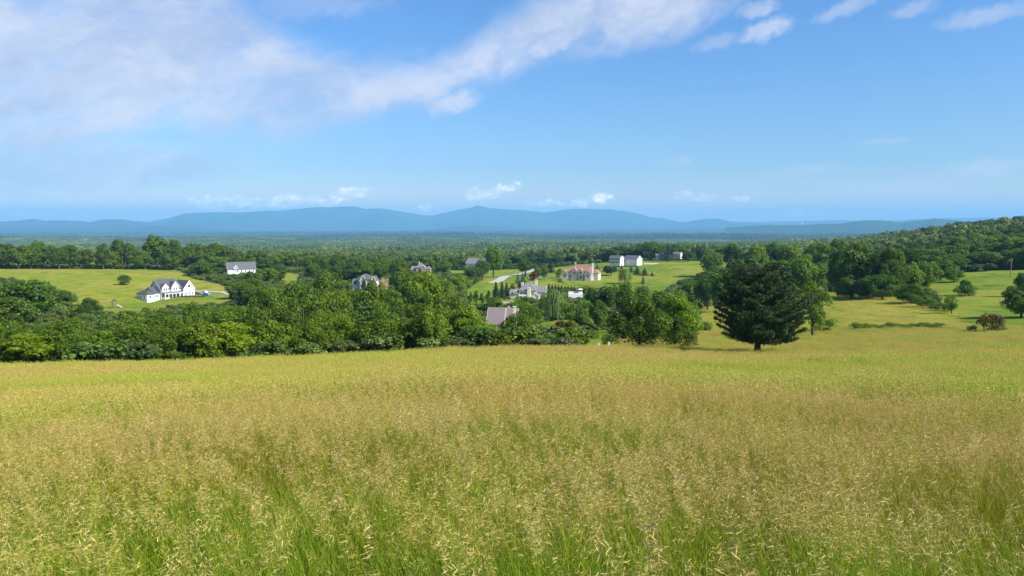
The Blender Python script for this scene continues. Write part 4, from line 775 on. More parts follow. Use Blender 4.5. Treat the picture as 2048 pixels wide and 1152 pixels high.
for q, zz in ((-2.4, .6), (1.2, .6), (3.4, .6), (-2.4, -2.4)): window(h, -15.02, q, zz, 1.0, 1.4, 'x', -1)
link('door', MB().box(-1.1, 1.1, -.06, 0, 0, 2.1).mesh('door', M['pane']), h, (-15.02, 0.6, -3.0)).rotation_euler = (0, 0, -math.pi / 2)
for q in (-12.9,): window(h, q, -4.22, 0.9, 1.1, 1.4, 'y', -1)
HOUSE1 = h
# --- grey-roofed white house behind
h = plot(482, 640, 546, R(8), 'house', 'long white house with plain grey roof among trees left of centre')
gable(h, -10.5, 10.5, -4.5, 4.5, 0, 3.6, 8.6, 'x', 'white_siding', 'roof_grey'); 
for q in np.linspace(-3, 9, 5): window(h, q, -4.52, 1.2, .9, 1.5, 'y', -1)
gable(h, -6.2, -2.8, -5.2, 0, 3.2, 4.6, 6.6, 'y', 'grey_siding', 'roof_grey', .2, 'dormer_wall', 'dormer_roof', 0.)
# --- grey house with cream gables
h = plot(731, 480, 577, R(-14), 'house', 'grey two-storey house with pale gables beside a blossoming tree')
hip(h, -4.5, 4.5, -3.5, 5, 0, 5.8, 9.3, 'grey_siding', 'roof_grey'); gable(h, -2.2, 1.4, -5, .5, 0, 5.6, 8.6, 'y', 'grey_siding', 'roof_grey', .35); gable(h, -7.2, -4.52, -2.8, 3.5, 0, 3., 6, 'x', 'cream_stucco', 'roof_grey', .3); gable(h, 4.52, 7.6, -4.2, 3, 0, 5.4, 7.9, 'y', 'white_siding', 'roof_grey', .3)
for q, zz in ((-.4, 1.), (-.4, 4.)): window(h, q, -5.02, zz, 1.2, 1.5, 'y', -1)
for q, zz in ((3, 1.), (3, 3.9)): window(h, q, -3.52, zz, 1., 1.4, 'y', -1)
window(h, 6., -4.22, 4., .9, 1.3, 'y', -1)
# --- brown/pink house among trees
h = plot(842, 700, 548, R(-10), 'house', 'house with grey-brown roofs and pink brick gable seen over treetops')
hip(h, -4, 4.2, -4, 4, 0, 6.0, 10.4, 'brick_wall', 'roof_lightgrey'); gable(h, 1.2, 5.2, -5.4, 0, 0, 5.2, 8.4, 'y', 'brick_wall', 'roof_lightgrey', .3); gable(h, -8.2, -4.02, -3, 3, 0, 4.2, 7, 'x', 'brick_wall', 'roof_lightgrey', .3); hip(h, 5.3, 9, -3, 3, 0, 4.6, 7.3, 'brick_wall', 'roof_lightgrey'); chimney(h, -1.6, 1, 9, 11.3, .35, 'cream_stucco')
for q, zz in ((3.2, 1), (3.2, 4)): window(h, q, -5.42, zz, 1.1, 1.5, 'y', -1)
window(h, -1.5, -4.02, 3.9, 1.1, 1.5, 'y', -1)
# --- beige roof only
h = plot(956, 700, 533, R(-24), 'house', 'house showing only a broad beige roof behind trees beyond the road')
gable(h, -9.5, 9.5, -6, 6, 0, 3.0, 7.6, 'x', 'beige_stucco', 'roof_lightgrey')
window(h, 3, -6.02, 1, 1.2, 1.2, 'y', -1)
# --- cream mansion
h = plot(1058, 440, 601, R(-8), 'house', 'cream mansion with grey hip roof, tall chimney and double garage')
hip(h, -5.5, 4.5, -3.5, 6.5, 0, 6.0, 10.6, 'cream_stucco', 'roof_lightgrey', inset=4.0)
gable(h, -10.6, -5.52, -3.0, 4, 0, 3.9, 6.4, 'x', 'cream_stucco', 'roof_lightgrey', .3)
gable(h, 4.52, 9.6, -2.0, 5, 0, 5.2, 8.3, 'x', 'cream_stucco', 'roof_lightgrey', .35)
gable(h, 2.8, 6.4, -5.4, -2.02, 0, 3.0, 4.9, 'y', 'cream_stucco', 'roof_lightgrey', .3)
gable(h, -8.6, -6.6, -3.6, -.6, 3.9, 5.1, 6.1, 'y', 'cream_stucco', 'roof_lightgrey', .2, 'dormer_wall', 'dormer_roof', 0.); window(h, -7.6, -3.62, 4.3, .8, .8, 'y', -1)
for q in (-9.1, -6.9): link('garage_door', MB().box(-.95, .95, -.06, 0, 0, 2.3).mesh('garage_door', M['garage']), h, (q, -3.02, 0.05))
b_ = box_part(h, 'balcony', 'trim', -5.4, -.6, -5.0, -3.52, 2.9, 3.1); box_part(b_, 'railing', 'trim', -5.4, -.6, -5.02, -4.92, 3.102, 4.0)
cm2 = MB().box(-.14, .14, -.14, .14, 0, 2.898).mesh('column', M['trim'])
for q in (-5.2, -3., -.8): link('column', cm2, h, (q, -4.85, 0))
chimney(h, .6, -4.4, -1.5, 7.6, .85, 'cream_stucco'); chimney(h, 3.6, 4.5, 8.5, 11.6, .7, 'cream_stucco'); chimney(h, -4.6, 5.6, 6, 9.9, .6, 'cream_stucco')
for q, zz in ((-4.2, 3.3), (-2.0, 3.3), (-4.2, .5), (-2.0, .5), (2.5, 3.6), (2.5, .8)): window(h, q, -3.52, zz, 1.3, 1.8, 'y', -1)
for q in (3.8, 5.4): window(h, q, -5.42, .6, .8, 1.6, 'y', -1)
window(h, 8.0, -2.02, 2.8, 1.2, 1.5, 'y', -1); window(h, 9.62, 1.5, 3.2, 1.2, 1.6, 'x', 1)
x, y, z, _ = spot(1030, 425); wl_ = empty('retaining_wall', (x, y, -unit(1030, 607)[2] * 425), R(-14)); tag(wl_, 'low cream retaining wall beside the garage of the cream mansion', 'wall')
for q in np.arange(-5, 5, 2.5): box_part(wl_, 'wall_panel', 'stone_cap', q, q + 2.42, -.2, .2, -1.5, 1.6)
box_part(wl_, 'coping', 'trim', -5.1, 5.0, -.28, .28, 1.602, 1.72)
# --- pool terrace
x, y, z, _ = spot(1152, 420); tr_ = empty('pool_terrace', (x, y, -unit(1152, 588)[2] * 420), R(-5)); tag(tr_, 'white poolside terrace with low wall right of the willow', 'terrace')
box_part(tr_, 'deck', 'trim', -4.2, 3.6, -2.5, 2.5, -2., .3); box_part(tr_, 'low_wall', 'stone_cap', -4.2, 3.6, 2.2, 2.5, .302, 1.2)
x2, y2, _, _ = spot(1160, 421); um = empty('parasol', (x2, y2, tr_.location.z + .3)); tag(um, 'white parasol open over the poolside terrace', 'parasol')
MB().lathe([(1.7, 2.1), (.9, 2.5), (.04, 2.75)], 10).build('canopy', M['trim'], um); MB().tube([(0, 0, 0), (0, 0, 2.7)], [.04, .04], 6).build('pole', M['metal'], um)
# --- brown-roof house lower
h = plot(1006, 260, 664, R(-8), 'house', 'tan-roofed house with cream chimney half hidden behind the round tree')
gable(h, -4.8, .6, -4.5, 5, 0, 3.4, 8.3, 'x', 'cream_stucco', 'roof_brown', .4)
hip(h, -1.2, 4.2, -1.5, 5.5, 0, 5.2, 8.9, 'cream_stucco', 'roof_brown'); gable(h, -4.8, 4.5, 1, 6.5, 0, 4.6, 7.8, 'x', 'cream_stucco', 'roof_brown')
chimney(h, 3.9, 1.2, 3, 8.6, .45, 'cream_stucco')
window(h, -2.6, -4.52, 1.2, 1.2, 1.4, 'y', -1); window(h, 4.22, .2, 3., 1., 1.4, 'x', 1)
# --- red-roofed mansion
h = plot(1160, 600, 557, R(-16), 'house', 'large beige mansion with terracotta roofs, gabled bays and two white chimneys')
hip(h, -10.5, 10.5, -2.5, 8, 0, 5.2, 11.0, 'beige_stucco', 'roof_red', inset=6)
for x0_, x1_, yf, ze_, zr_ in ((-14.0, -8.8, -3.6, 3.6, 6.6), (-5.6, -1.4, -3.8, 5.8, 8.9), (-.3, 3.6, -4.3, 5.6, 8.3), (5.4, 10.4, -5.4, 4.0, 7.2)):
    gable(h, x0_, x1_, yf, 2, 0, ze_, zr_, 'y', 'beige_stucco', 'roof_red', .35)
    window(h, (x0_ + x1_) / 2, yf - .02, 3.6 if ze_ > 5 else 1.2, 1.5, 1.8, 'y', -1)
hip(h, 10.52, 15.5, -3.5, 5, -1.2, 4.6, 7.6, 'beige_stucco', 'roof_red')
link('door', MB().box(-.9, .9, -.1, 0, 0, 2.8).mesh('door', M['wood']), h, (1.65, -4.32, 0))
for q in (-7.4, 4.5): window(h, q, -2.52, 1., 1.3, 2., 'y', -1)
for q, zz in ((-1.5, 2.7), (2.2, 2.7), (-1.5, -.1), (2.2, -.1)): window(h, 15.52, q, zz, 1.3, 1.3, 'x', 1)
chimney(h, 10.9, -3.9, -1.5, 11.4, .55, 'trim'); chimney(h, 9.6, 1.5, 6, 12.2, .5, 'trim'); chimney(h, -5.0, 4, 9, 12.2, .4, 'trim')
# --- white farmhouse and barn
h = plot(1233, 740, 527, R(-28), 'farmhouse', 'white two-storey farmhouse with dark shutters on the hill lawn')
gable(h, -5.8, 5.8, -4., 4., 0, 6.2, 8.9, 'x', 'white_siding', 'roof_grey', .3)
h.scale = (1, 1, .86)
sh = MB().box(-.28, .28, -.06, 0, 0, 1.8).mesh('shutter', M['shutter'])
for q in (-4.3, -1.45, 1.45, 4.3):
    for zz in (.9, 3.9):
        if not (abs(q + 1.45) < .1 and zz < 1): window(h, q, -4.02, zz, .95, 1.7, 'y', -1)
        for s_ in (-.9, .9): link('shutter', sh, h, (q + s_, -4.02, zz - .05))
for q in (-1.8, 1.8):
    for zz in (.9, 3.9): window(h, 5.82, q, zz, .9, 1.7, 'x', 1)
link('door', MB().box(-.5, .5, -.07, 0, 0, 2.2).mesh('door', M['wood']), h, (-1.45, -4.02, 0.05))
x, y, z = h.location; 
h2 = empty('barn', (0, 0, 0), R(-28 - 8.5)); xb, yb, zb, _ = spot(1266, 745); h2.scale = (1, 1, .86); h2.location = (xb, yb, -unit(1266, 526)[2] * 745); tag(h2, 'long white barn wing with grey roof right of the farmhouse', 'barn'); PLOTS.append((xb, yb))
gable(h2, -7., 7., -5.6, 5.6, 0, 4.4, 8.4, 'x', 'white_siding', 'roof_grey', .3); gable(h2, -11.2, -7.02, -2.4, 2.4, 0, 4.4, 6.9, 'x', 'white_siding', 'roof_lightgrey', .2)
window(h2, -5.2, -5.62, 1.6, 1, 1.6, 'y', -1); window(h2, -9.2, -2.42, 1.2, 1.6, 1.3, 'y', -1); link('door', MB().box(-1.2, 1.2, -.07, 0, 0, 2.6).mesh('door', M['trim']), h2, (3.6, -5.62, 0.05))
# white fence right of the barn
fx0 = spot(1288, 760); fx1 = spot(1318, 765); fe = empty('picket_fence', (fx0[0], fx0[1], fx0[2]), math.atan2(fx1[1] - fx0[1], fx1[0] - fx0[0])); tag(fe, 'low white board fence running right from the barn', 'fence')
pm = MB().box(-.08, .08, -.08, .08, -.5, 1.5).mesh('post', M['trim']); bm_ = MB().box(0, 2.3, -.03, .03, -.1, .1).mesh('rail', M['trim'])
for i in range(7):
    link('post', pm, fe, (i * 2.46, 0, 0))
    if i < 6:
        for zz in (.4, .8, 1.2): link('rail', bm_, fe, (i * 2.46 + .081, 0, zz))
h = plot(1355, 850, 514, R(-20), 'house', 'distant white house with brownish roof among trees beyond the farm meadow')
h.scale = (.78, .78, .72); gable(h, -5.5, 5.5, -3.5, 3.5, 0, 5., 7.4, 'x', 'white_siding', 'roof_brown', .3); gable(h, -9.5, -5.52, -3, 3, 0, 2.8, 4.6, 'x', 'white_siding', 'roof_brown', .3)
for q in (-3.5, 0, 3.5): window(h, q, -3.52, 3.2, 1., 1.3, 'y', -1); window(h, q, -3.52, .8, 1., 1.5, 'y', -1)
h = plot(1325, 840, 516, R(-10), 'shed', 'long low white outbuilding half hidden under dark pines', 'shed')
gable(h, -7, 7, -3, 3, 0, 2.2, 4.2, 'x', 'white_siding', 'roof_lightgrey', .3); window(h, 2, -3.02, .8, 2.2, 1., 'y', -1)
# ------------------------------------------------------------------ roads draped over the ground
def strip(name, pts, width, mat, label, lift=.14, kind='structure'):
    P3 = [hit(px, py, dm) for px, py, dm in pts]; L = [0]
    for a, b in zip(P3, P3[1:]): L.append(L[-1] + math.hypot(b[0] - a[0], b[1] - a[1]))
    n = max(8, int(L[-1] / 2.0)); s = np.linspace(0, L[-1], n); x = np.interp(s, L, [p[0] for p in P3]); y = np.interp(s, L, [p[1] for p in P3])
    k = np.ones(5) / 5; x[2:-2] = np.convolve(x, k, 'valid'); y[2:-2] = np.convolve(y, k, 'valid')
    tx = np.gradient(x); ty = np.gradient(y); l = np.hypot(tx, ty) + 1e-9; nx, ny = -ty / l, tx / l; V = []; m = 5
    wd = np.interp(np.linspace(0, 1, n), np.linspace(0, 1, len(width)), width) if np.ndim(width) else np.full(n, width)
    for i in range(n):
        for j in range(m):
            o = (j / (m - 1) - .5) * wd[i]; xx, yy_ = x[i] + nx[i] * o, y[i] + ny[i] * o; V.append((xx, yy_, H0(xx, yy_) + lift))
    I = np.arange(n - 1)[:, None] * m; J = np.arange(m - 1)[None]; Q = np.stack([I + J, I + m + J, I + m + J + 1, I + J + 1], -1).reshape(-1, 4)
    o = link(name, mesh_np(name, V, Q, M[mat], None, True)); return tag(o, label, None, None, kind)
strip('road', [(986, 566, 400), (1005, 556, 400), (1022, 551, 400), (1040, 548, 400), (1062, 542, 450), (1078, 538, 450)], 8, 'pale_road', 'pale country road climbing past the blue spruces')
strip('driveway', [(1060, 562, 400), (1080, 556, 400), (1100, 551, 450), (1122, 552, 450)], 4, 'asphalt', 'dark driveway leading to the red-roofed house')
strip('driveway', [(380, 582, 400), (400, 583, 400), (425, 583, 400), (450, 585, 400), (465, 590, 380)], 5, 'pale_road', 'pale driveway right of the white house with dormers')
strip('driveway', [(95, 609, 300), (125, 613, 300), (160, 618, 300), (175, 622, 300)], 5, 'asphalt', 'dark driveway below the left hay field')
strip('driveway', [(1000, 606, 360), (1015, 606, 380), (1030, 605, 380)], 6, 'pale_road', 'pale parking area at the garage of the cream mansion')
strip('driveway', [(1084, 664, 180), (1100, 663, 180), (1118, 664, 180)], 7, 'asphalt', 'grey drive with parked cars below the willow')
strip('planting_bed', [(325, 597, 400), (345, 594, 400), (375, 593, 400), (410, 593.5, 400)], 9, 'mulch', 'dark mulch bank below the white house at left')
# ------------------------------------------------------------------ vehicles
def car(px, d, rz, paint, name, label, kind='car', py=None):
    x, y, z, _ = spot(px, d); o = empty(name, (x, y, z + .18), rz); tag(o, label, 'van' if kind == 'van' else 'car')
    L, W = (5.4, 2.0) if kind == 'van' else (4.6, 1.85)
    b = MB(); prof = [(-L / 2, .35), (-L / 2, .95), (-L * .42, 1.02), (L * .24, 1.02), (L * .46, .88), (L / 2, .7), (L / 2, .35)]
    n = len(prof); b.add([(p, -W / 2, q) for p, q in prof] + [(p, W / 2, q) for p, q in prof], [tuple(range(n))[::1], tuple(range(n, 2 * n))[::-1]] + [(i, i + n, (i + 1) % n + n, (i + 1) % n) for i in range(n)])
    b.build('body', M[paint], o)
    c = MB(); top = [(-L * .47, 1.022), (-L * .43, 2.1), (L * .18, 2.1), (L * .34, 1.022)] if kind == 'van' else [(-L * .40, 1.022), (-L * .28, 1.52), (L * .10, 1.52), (L * .26, 1.022)]
    wi = W / 2 - .1; c.add([(p, -wi, q) for p, q in top] + [(p, wi, q) for p, q in top], [(0, 1, 2, 3), (7, 6, 5, 4)] + [(i, i + 4, (i + 1) % 4 + 4, (i + 1) % 4) for i in range(4)])
    c.build('cabin', M[paint], o)
    g = MB(); zt = 1.95 if kind == 'van' else 1.45; g.box(-L * .1, L * .12, -wi - .012, -wi - .002, 1.1, zt); g.box(-L * .1, L * .12, wi + .002, wi + .012, 1.1, zt); g.build('side_window', M['pane'], o)
    wm_ = MB(); wm_.tube([(0, -.11, 0), (0, .11, 0)], [.34, .34], 12); wme = wm_.mesh('wheel', M['tyre'])
    for sx_ in (-L * .31, L * .31):
        for sy_ in (-W / 2 + .06, W / 2 - .06): link('wheel', wme, o, (sx_, sy_, .34))
    hm = MB().box(0, .03, -.18, .18, 0, .16).mesh('headlight', M['trim'])
    for sy_ in (-.6, .6): link('headlight', hm, o, (L / 2 + .002, sy_, .62))
    return o
car(391, 470, R(20), 'paint_dark', 'parked_car', 'dark car parked at the right end of the white house')
car(409, 470, R(-20), 'paint_white', 'parked_van', 'white van parked on the driveway of the white house at left', 'van')
car(413.5, 463, R(-25), 'paint_blue', 'parked_car', 'blue and white car in front of the white van')
car(1121, 580, R(10), 'paint_red', 'parked_car', 'dark red car at the left corner of the red-roofed mansion')
car(1013, 425, R(15), 'paint_dark', 'parked_car', 'dark car parked beside the garage of the cream mansion')
car(1092, 222, R(70), 'paint_dark', 'parked_car', 'black car under the willow beside the grey drive')
car(1105, 214, R(160), 'paint_dark', 'parked_car', 'black car on the grey drive nearest the meadow')
# ------------------------------------------------------------------ small things
x, y, z, _ = spot(224, 395); sw = empty('playset', (x, y, z), R(15)); tag(sw, 'small wooden swing set with roofed tower on the lawn', 'swing set')
lg = MB().box(-.09, .09, -.09, .09, -.4, 3.2).mesh('leg', M['wood'])
for a in (0, 1.8):
    for b in (0, 1.8): link('leg', lg, sw, (a, b, 0))
box_part(sw, 'platform', 'wood', -.15, 1.95, -.15, 1.95, 1.4, 1.55); r_ = MB(); r_.add([(-.3, -.3, 3.2), (2.1, -.3, 3.2), (2.1, 2.1, 3.2), (-.3, 2.1, 3.2), (.9, .9, 4.3)], [(0, 1, 4), (1, 2, 4), (2, 3, 4), (3, 0, 4), (3, 2, 1, 0)]); r_.build('tower_roof', M['roof_charcoal'], sw)
box_part(sw, 'top_beam', 'wood', -4.2, -.095, .82, .98, 2.4, 2.58)
for s_ in (-.9, .9): MB().tube([(-4.1, .9, 2.4), (-4.3, .9 + s_ * 1.1, -.3)], [.08, .08], 5).build('leg', M['wood'], sw)
for q in (-3.2, -1.6):
    s0 = box_part(sw, 'swing_seat', 'tyre', q - .3, q + .3, .78, 1.02, .5, .55); MB().tube([(q - .28, .9, .552), (q - .28, .9, 2.398)], [.02, .02], 4).build('chain', M['metal'], s0); MB().tube([(q + .28, .9, .552), (q + .28, .9, 2.398)], [.02, .02], 4).build('chain', M['metal'], s0)
MB().add([(1.95, .5, 1.5), (1.95, 1.3, 1.5), (4.2, 1.3, .1), (4.2, .5, .1), (1.95, .5, 1.42), (1.95, 1.3, 1.42), (4.2, 1.3, .02), (4.2, .5, .02)], [(0, 1, 2, 3), (7, 6, 5, 4), (0, 4, 5, 1), (1, 5, 6, 2), (2, 6, 7, 3), (3, 7, 4, 0)]).build('slide', M['trim'], sw)
for px, tp, lb in ((1197.5, 686, 'white nest box on a post left of the big dark bushy tree'), (1218, 684, 'white nest box on a post at the foot of the big dark bushy tree')):
    x, y, z, _ = spot(px, 118); zt = -unit(px, tp)[2] * 118; o = empty('nest_box', (x, y, z)); tag(o, lb, 'nest box', 'white nest boxes at the meadow edge'); hh = zt - z
    MB().tube([(0, 0, -.3), (0, 0, hh - .42)], [.06, .06], 6).build('post', M['trim'], o); box_part(o, 'box', 'trim', -.16, .16, -.14, .14, hh - .42, hh - .05)
    MB().add([(-.22, -.2, hh - .048), (.22, -.2, hh - .048), (.22, .2, hh - .048), (-.22, .2, hh - .048), (0, 0, hh + .06)], [(0, 1, 4), (1, 2, 4), (2, 3, 4), (3, 0, 4), (3, 2, 1, 0)]).build('lid', M['metal'], o)
x, y, z, _ = spot(2021, 440); zt = -unit(2021, 517)[2] * 440; o = empty('utility_pole', (x, y, z), R(20)); tag(o, 'wooden utility pole with crossarm before the dark wood at right', 'utility pole'); hh = zt - z
MB().tube([(0, 0, -1), (0, 0, hh)], [.2, .15], 8).build('pole', M['wood'], o); box_part(o, 'crossarm', 'wood', -1.4, 1.4, .16, .28, hh - .8, hh - .62)
x, y, z, _ = spot(1603, 13300); z = -unit(1603, 450)[2] * 13300; zt = -unit(1603, 444)[2] * 13300; o = empty('water_tower', (x, y, z)); tag(o, 'tiny white water tower on the far blue hills', 'water tower'); hh = zt - z
MB().lathe([(.1, hh), (9, hh - 5), (12, hh - 14), (8, hh - 24), (4, hh - 32)], 14).build('tank', M['trim'], o, True); MB().tube([(0, 0, -5), (0, 0, hh - 30)], [5, 4], 10).build('column', M['trim'], o)
# ------------------------------------------------------------------ undergrowth (off the plots) and far forest
if len(PLOTS):
    pp = np.array(PLOTS); dist = np.sqrt(((UG[:, None, :] - pp[None]) ** 2).sum(-1)).min(1); UG = UG[dist > 17]
pxu, pyu = project(UG[:, 0], UG[:, 1], H(UG[:, 0], UG[:, 1])); du = np.hypot(UG[:, 0], UG[:, 1]); hm = np.full(len(UG), 4.2)
for a, b, yb, kd in KEEP:
    m_ = (pxu > a - 6) & (pxu < b + 6) & (du < kd); allow = (pyu - yb - 2) * du / F; hm = np.where(m_, np.minimum(hm, allow), hm)
UG = UG[hm > .8]; hm = hm[hm > .8]; n = len(UG); sh_ = hm / 10 * rng.uniform(.55, 1.05, n)
scatter('undergrowth', 'leafy undergrowth filling the woods between the trees', np.column_stack([UG, H(UG[:, 0], UG[:, 1]) - .1]), np.column_stack([np.zeros(n), np.zeros(n), rng.uniform(0, 6.28, n)]),
        np.column_stack([np.maximum(sh_, .35) * 1.3, np.maximum(sh_, .35) * 1.3, sh_]), rng.integers(0, 4, n), FT)
P3 = fan_points(900, 2300, 10.5, 39, rng); n = len(P3); hs_ = rng.uniform(1.1, 1.9, n) * np.where(rng.random(n) < .08, 1.25, 1)
# a second, nearer sweep inside the wooded slopes hidden by the separate trees
scatter('forest', 'forest canopy spreading over the valley', np.column_stack([P3, H(P3[:, 0], P3[:, 1]) - 1]), np.column_stack([np.zeros(n), np.zeros(n), rng.uniform(0, 6.28, n)]),
        np.column_stack([hs_ * rng.uniform(.75, 1.05, n), hs_ * rng.uniform(.75, 1.05, n), hs_]), rng.integers(0, 4, n), FT)
def canopy_patch(seed, size, nt, leaves, ls, r0, mt='leaf_far'):
    rg = np.random.default_rng(seed); parts = []
    for k in range(nt):
        c = np.array([rg.uniform(-.5, .5) * size, rg.uniform(-.5, .5) * size, rg.uniform(5, 11)]); r = r0 * rg.uniform(.7, 1.3); u = rdir(leaves, rg); u[:, 2] = np.abs(u[:, 2]) * 1.05 - .25
        C = c + u * r * (1, 1, 1.05) * rg.uniform(.85, 1.08, (leaves, 1)); tone = rg.random()
        parts.append(quads(C, u + rdir(leaves, rg) * .55 + (0, 0, .2), ls * rg.uniform(.7, 1.3, leaves), .7, rg, np.clip(tone * .8 + rg.normal(size=leaves) * .12 + .1, 0, 1)))
    V, Q, A_ = merge(parts); return mesh_np('canopy', V, Q, M[mt], {'v': A_})
CP = [canopy_patch(200 + i, 60, 34, 70, 2.0, 6.5) for i in range(4)]
P4 = fan_points(2280, 7000, 46, 39, rng); n = len(P4)
scatter('distant_forest', 'unbroken woods covering the middle distance', np.column_stack([P4, H(P4[:, 0], P4[:, 1]) - 1]), np.column_stack([np.zeros(n), np.zeros(n), rng.uniform(0, 6.28, n)]), np.column_stack([np.ones(n), np.ones(n), rng.uniform(.9, 1.5, n)]), rng.integers(0, 4, n), CP)
M['leaf_hill'] = leafy('leaf_hill', (.030, .062, .010), (.075, .125, .018), trans=.25, objcol=False, rand=1.0, bigscale=.0009)
CP2 = [canopy_patch(300 + i, 200, 110, 24, 5.5, 12, 'leaf_hill') for i in range(3)]
P5 = fan_points(6900, 19500, 165, 39, rng); n = len(P5)
scatter('far_woods', 'hazy woods reaching to the foot of the mountains', np.column_stack([P5, H(P5[:, 0], P5[:, 1]) - 2]), np.column_stack([np.zeros(n), np.zeros(n), rng.uniform(0, 6.28, n)]), np.column_stack([np.ones(n), np.ones(n), rng.uniform(.8, 1.8, n)]), rng.integers(0, 3, n), CP2)
# ------------------------------------------------------------------ meadow grass
def grass_mats():
    def mk(name, seedhead):
        m, t, out = new_mat(name); p = t.node('ShaderNodeBsdfPrincipled'); tr = t.node('ShaderNodeBsdfTranslucent'); mx = t.node('ShaderNodeMixShader'); g = t.node('ShaderNodeNewGeometry'); P = g.outputs['Position']
        v = t.attr('v').outputs['Fac']; st = t.vmath('MULTIPLY', P, (.26, 1., 0.))
        dd_ = t.vmath('LENGTH', P, out=1); nb = t.math('ADD', t.math('ADD', t.math('MULTIPLY_ADD', t.noise(st, .085, 4, .6, .6), 1.9, -.45), t.ramp(dd_, 12., 24., .05, -.045)), t.ramp(dd_, 34., 55., 0., .045)); nm = t.noise(P, .9, 3, .6); oi = t.node('ShaderNodeObjectInfo')
        if seedhead:
            c = t.mix(t.ramp(t.math('ADD', nb, t.math('MULTIPLY', t.math('SUBTRACT', nm, .5), .35)), .42, .58), (.44, .47, .040, 1), (.60, .41, .115, 1))
            c = t.mix(t.ramp(dd_, 22., 5., 0., .75), c, t.mix(t.ramp(nm, .38, .62), (.53, .355, .13, 1), (.45, .40, .05, 1))); c = t.mix(t.ramp(v, .2, 1.), c, t.mix(t.ramp(dd_, 22., 5.), (.64, .50, .13, 1), (.72, .57, .25, 1))); c = t.mix(t.ramp(v, .22, .0), c, (.22, .14, .06, 1)); trn = .30
        else:
            c = t.mix(v, (.095, .185, .005, 1), (.34, .46, .020, 1)); c = t.mix(t.ramp(nb, .45, .7), c, t.mix(v, (.17, .18, .012, 1), (.46, .37, .045, 1))); trn = .42
        t.put(p.inputs['Base Color'], c); p.inputs['Roughness'].default_value = .5; p.inputs['Specular IOR Level'].default_value = .3
        t.put(tr.inputs[0], c); mx.inputs[0].default_value = trn; t.l.new(p.outputs[0], mx.inputs[1]); t.l.new(tr.outputs[0], mx.inputs[2]); t.l.new(mx.outputs[0], out.inputs[0]); return m
    return mk('grass_blade', False), mk('seed_head', True)
M['blade'], M['seed'] = grass_mats()
def two_mat(name, blade, seed):
    V = np.vstack([blade[0], seed[0]]); Q = np.vstack([blade[1], seed[1] + len(blade[0])]); A_ = np.concatenate([blade[2], seed[2]])
    me = mesh_np(name, V, Q, M['blade'], {'v': A_}); me.materials.append(M['seed'])
    me.polygons.foreach_set('material_index', np.concatenate([np.zeros(len(blade[1]), np.int32), np.ones(len(seed[1]), np.int32)])); me.update(); return me
def ribbons(B, T, bend, w_, segs, rg, v, taper=True):
    """curved blades: base B, tip vector T, sideways sag vector bend"""
    n = len(B); s = np.linspace(0, 1, segs + 1); C = B[:, None] + T[:, None] * s[None, :, None] + bend[:, None] * (s ** 2)[None, :, None]
    a = rg.uniform(0, 6.28, n); side = np.stack([np.cos(a), np.sin(a), np.zeros(n)], 1)
    wd = (w_ if np.ndim(w_) else np.full(n, w_))[:, None] * ((1 - s ** 1.5 * .92) if taper else np.ones_like(s))[None]
    L = C - side[:, None] * wd[..., None]; Rr = C + side[:, None] * wd[..., None]
    V = np.stack([L, Rr], 2).reshape(-1, 3); m = segs + 1
    base = (np.arange(n) * m * 2)[:, None] + (np.arange(segs) * 2)[None]; Q = np.stack([base, base + 1, base + 3, base + 2], -1).reshape(-1, 4)
    return V, Q, np.repeat(v, m * 2)
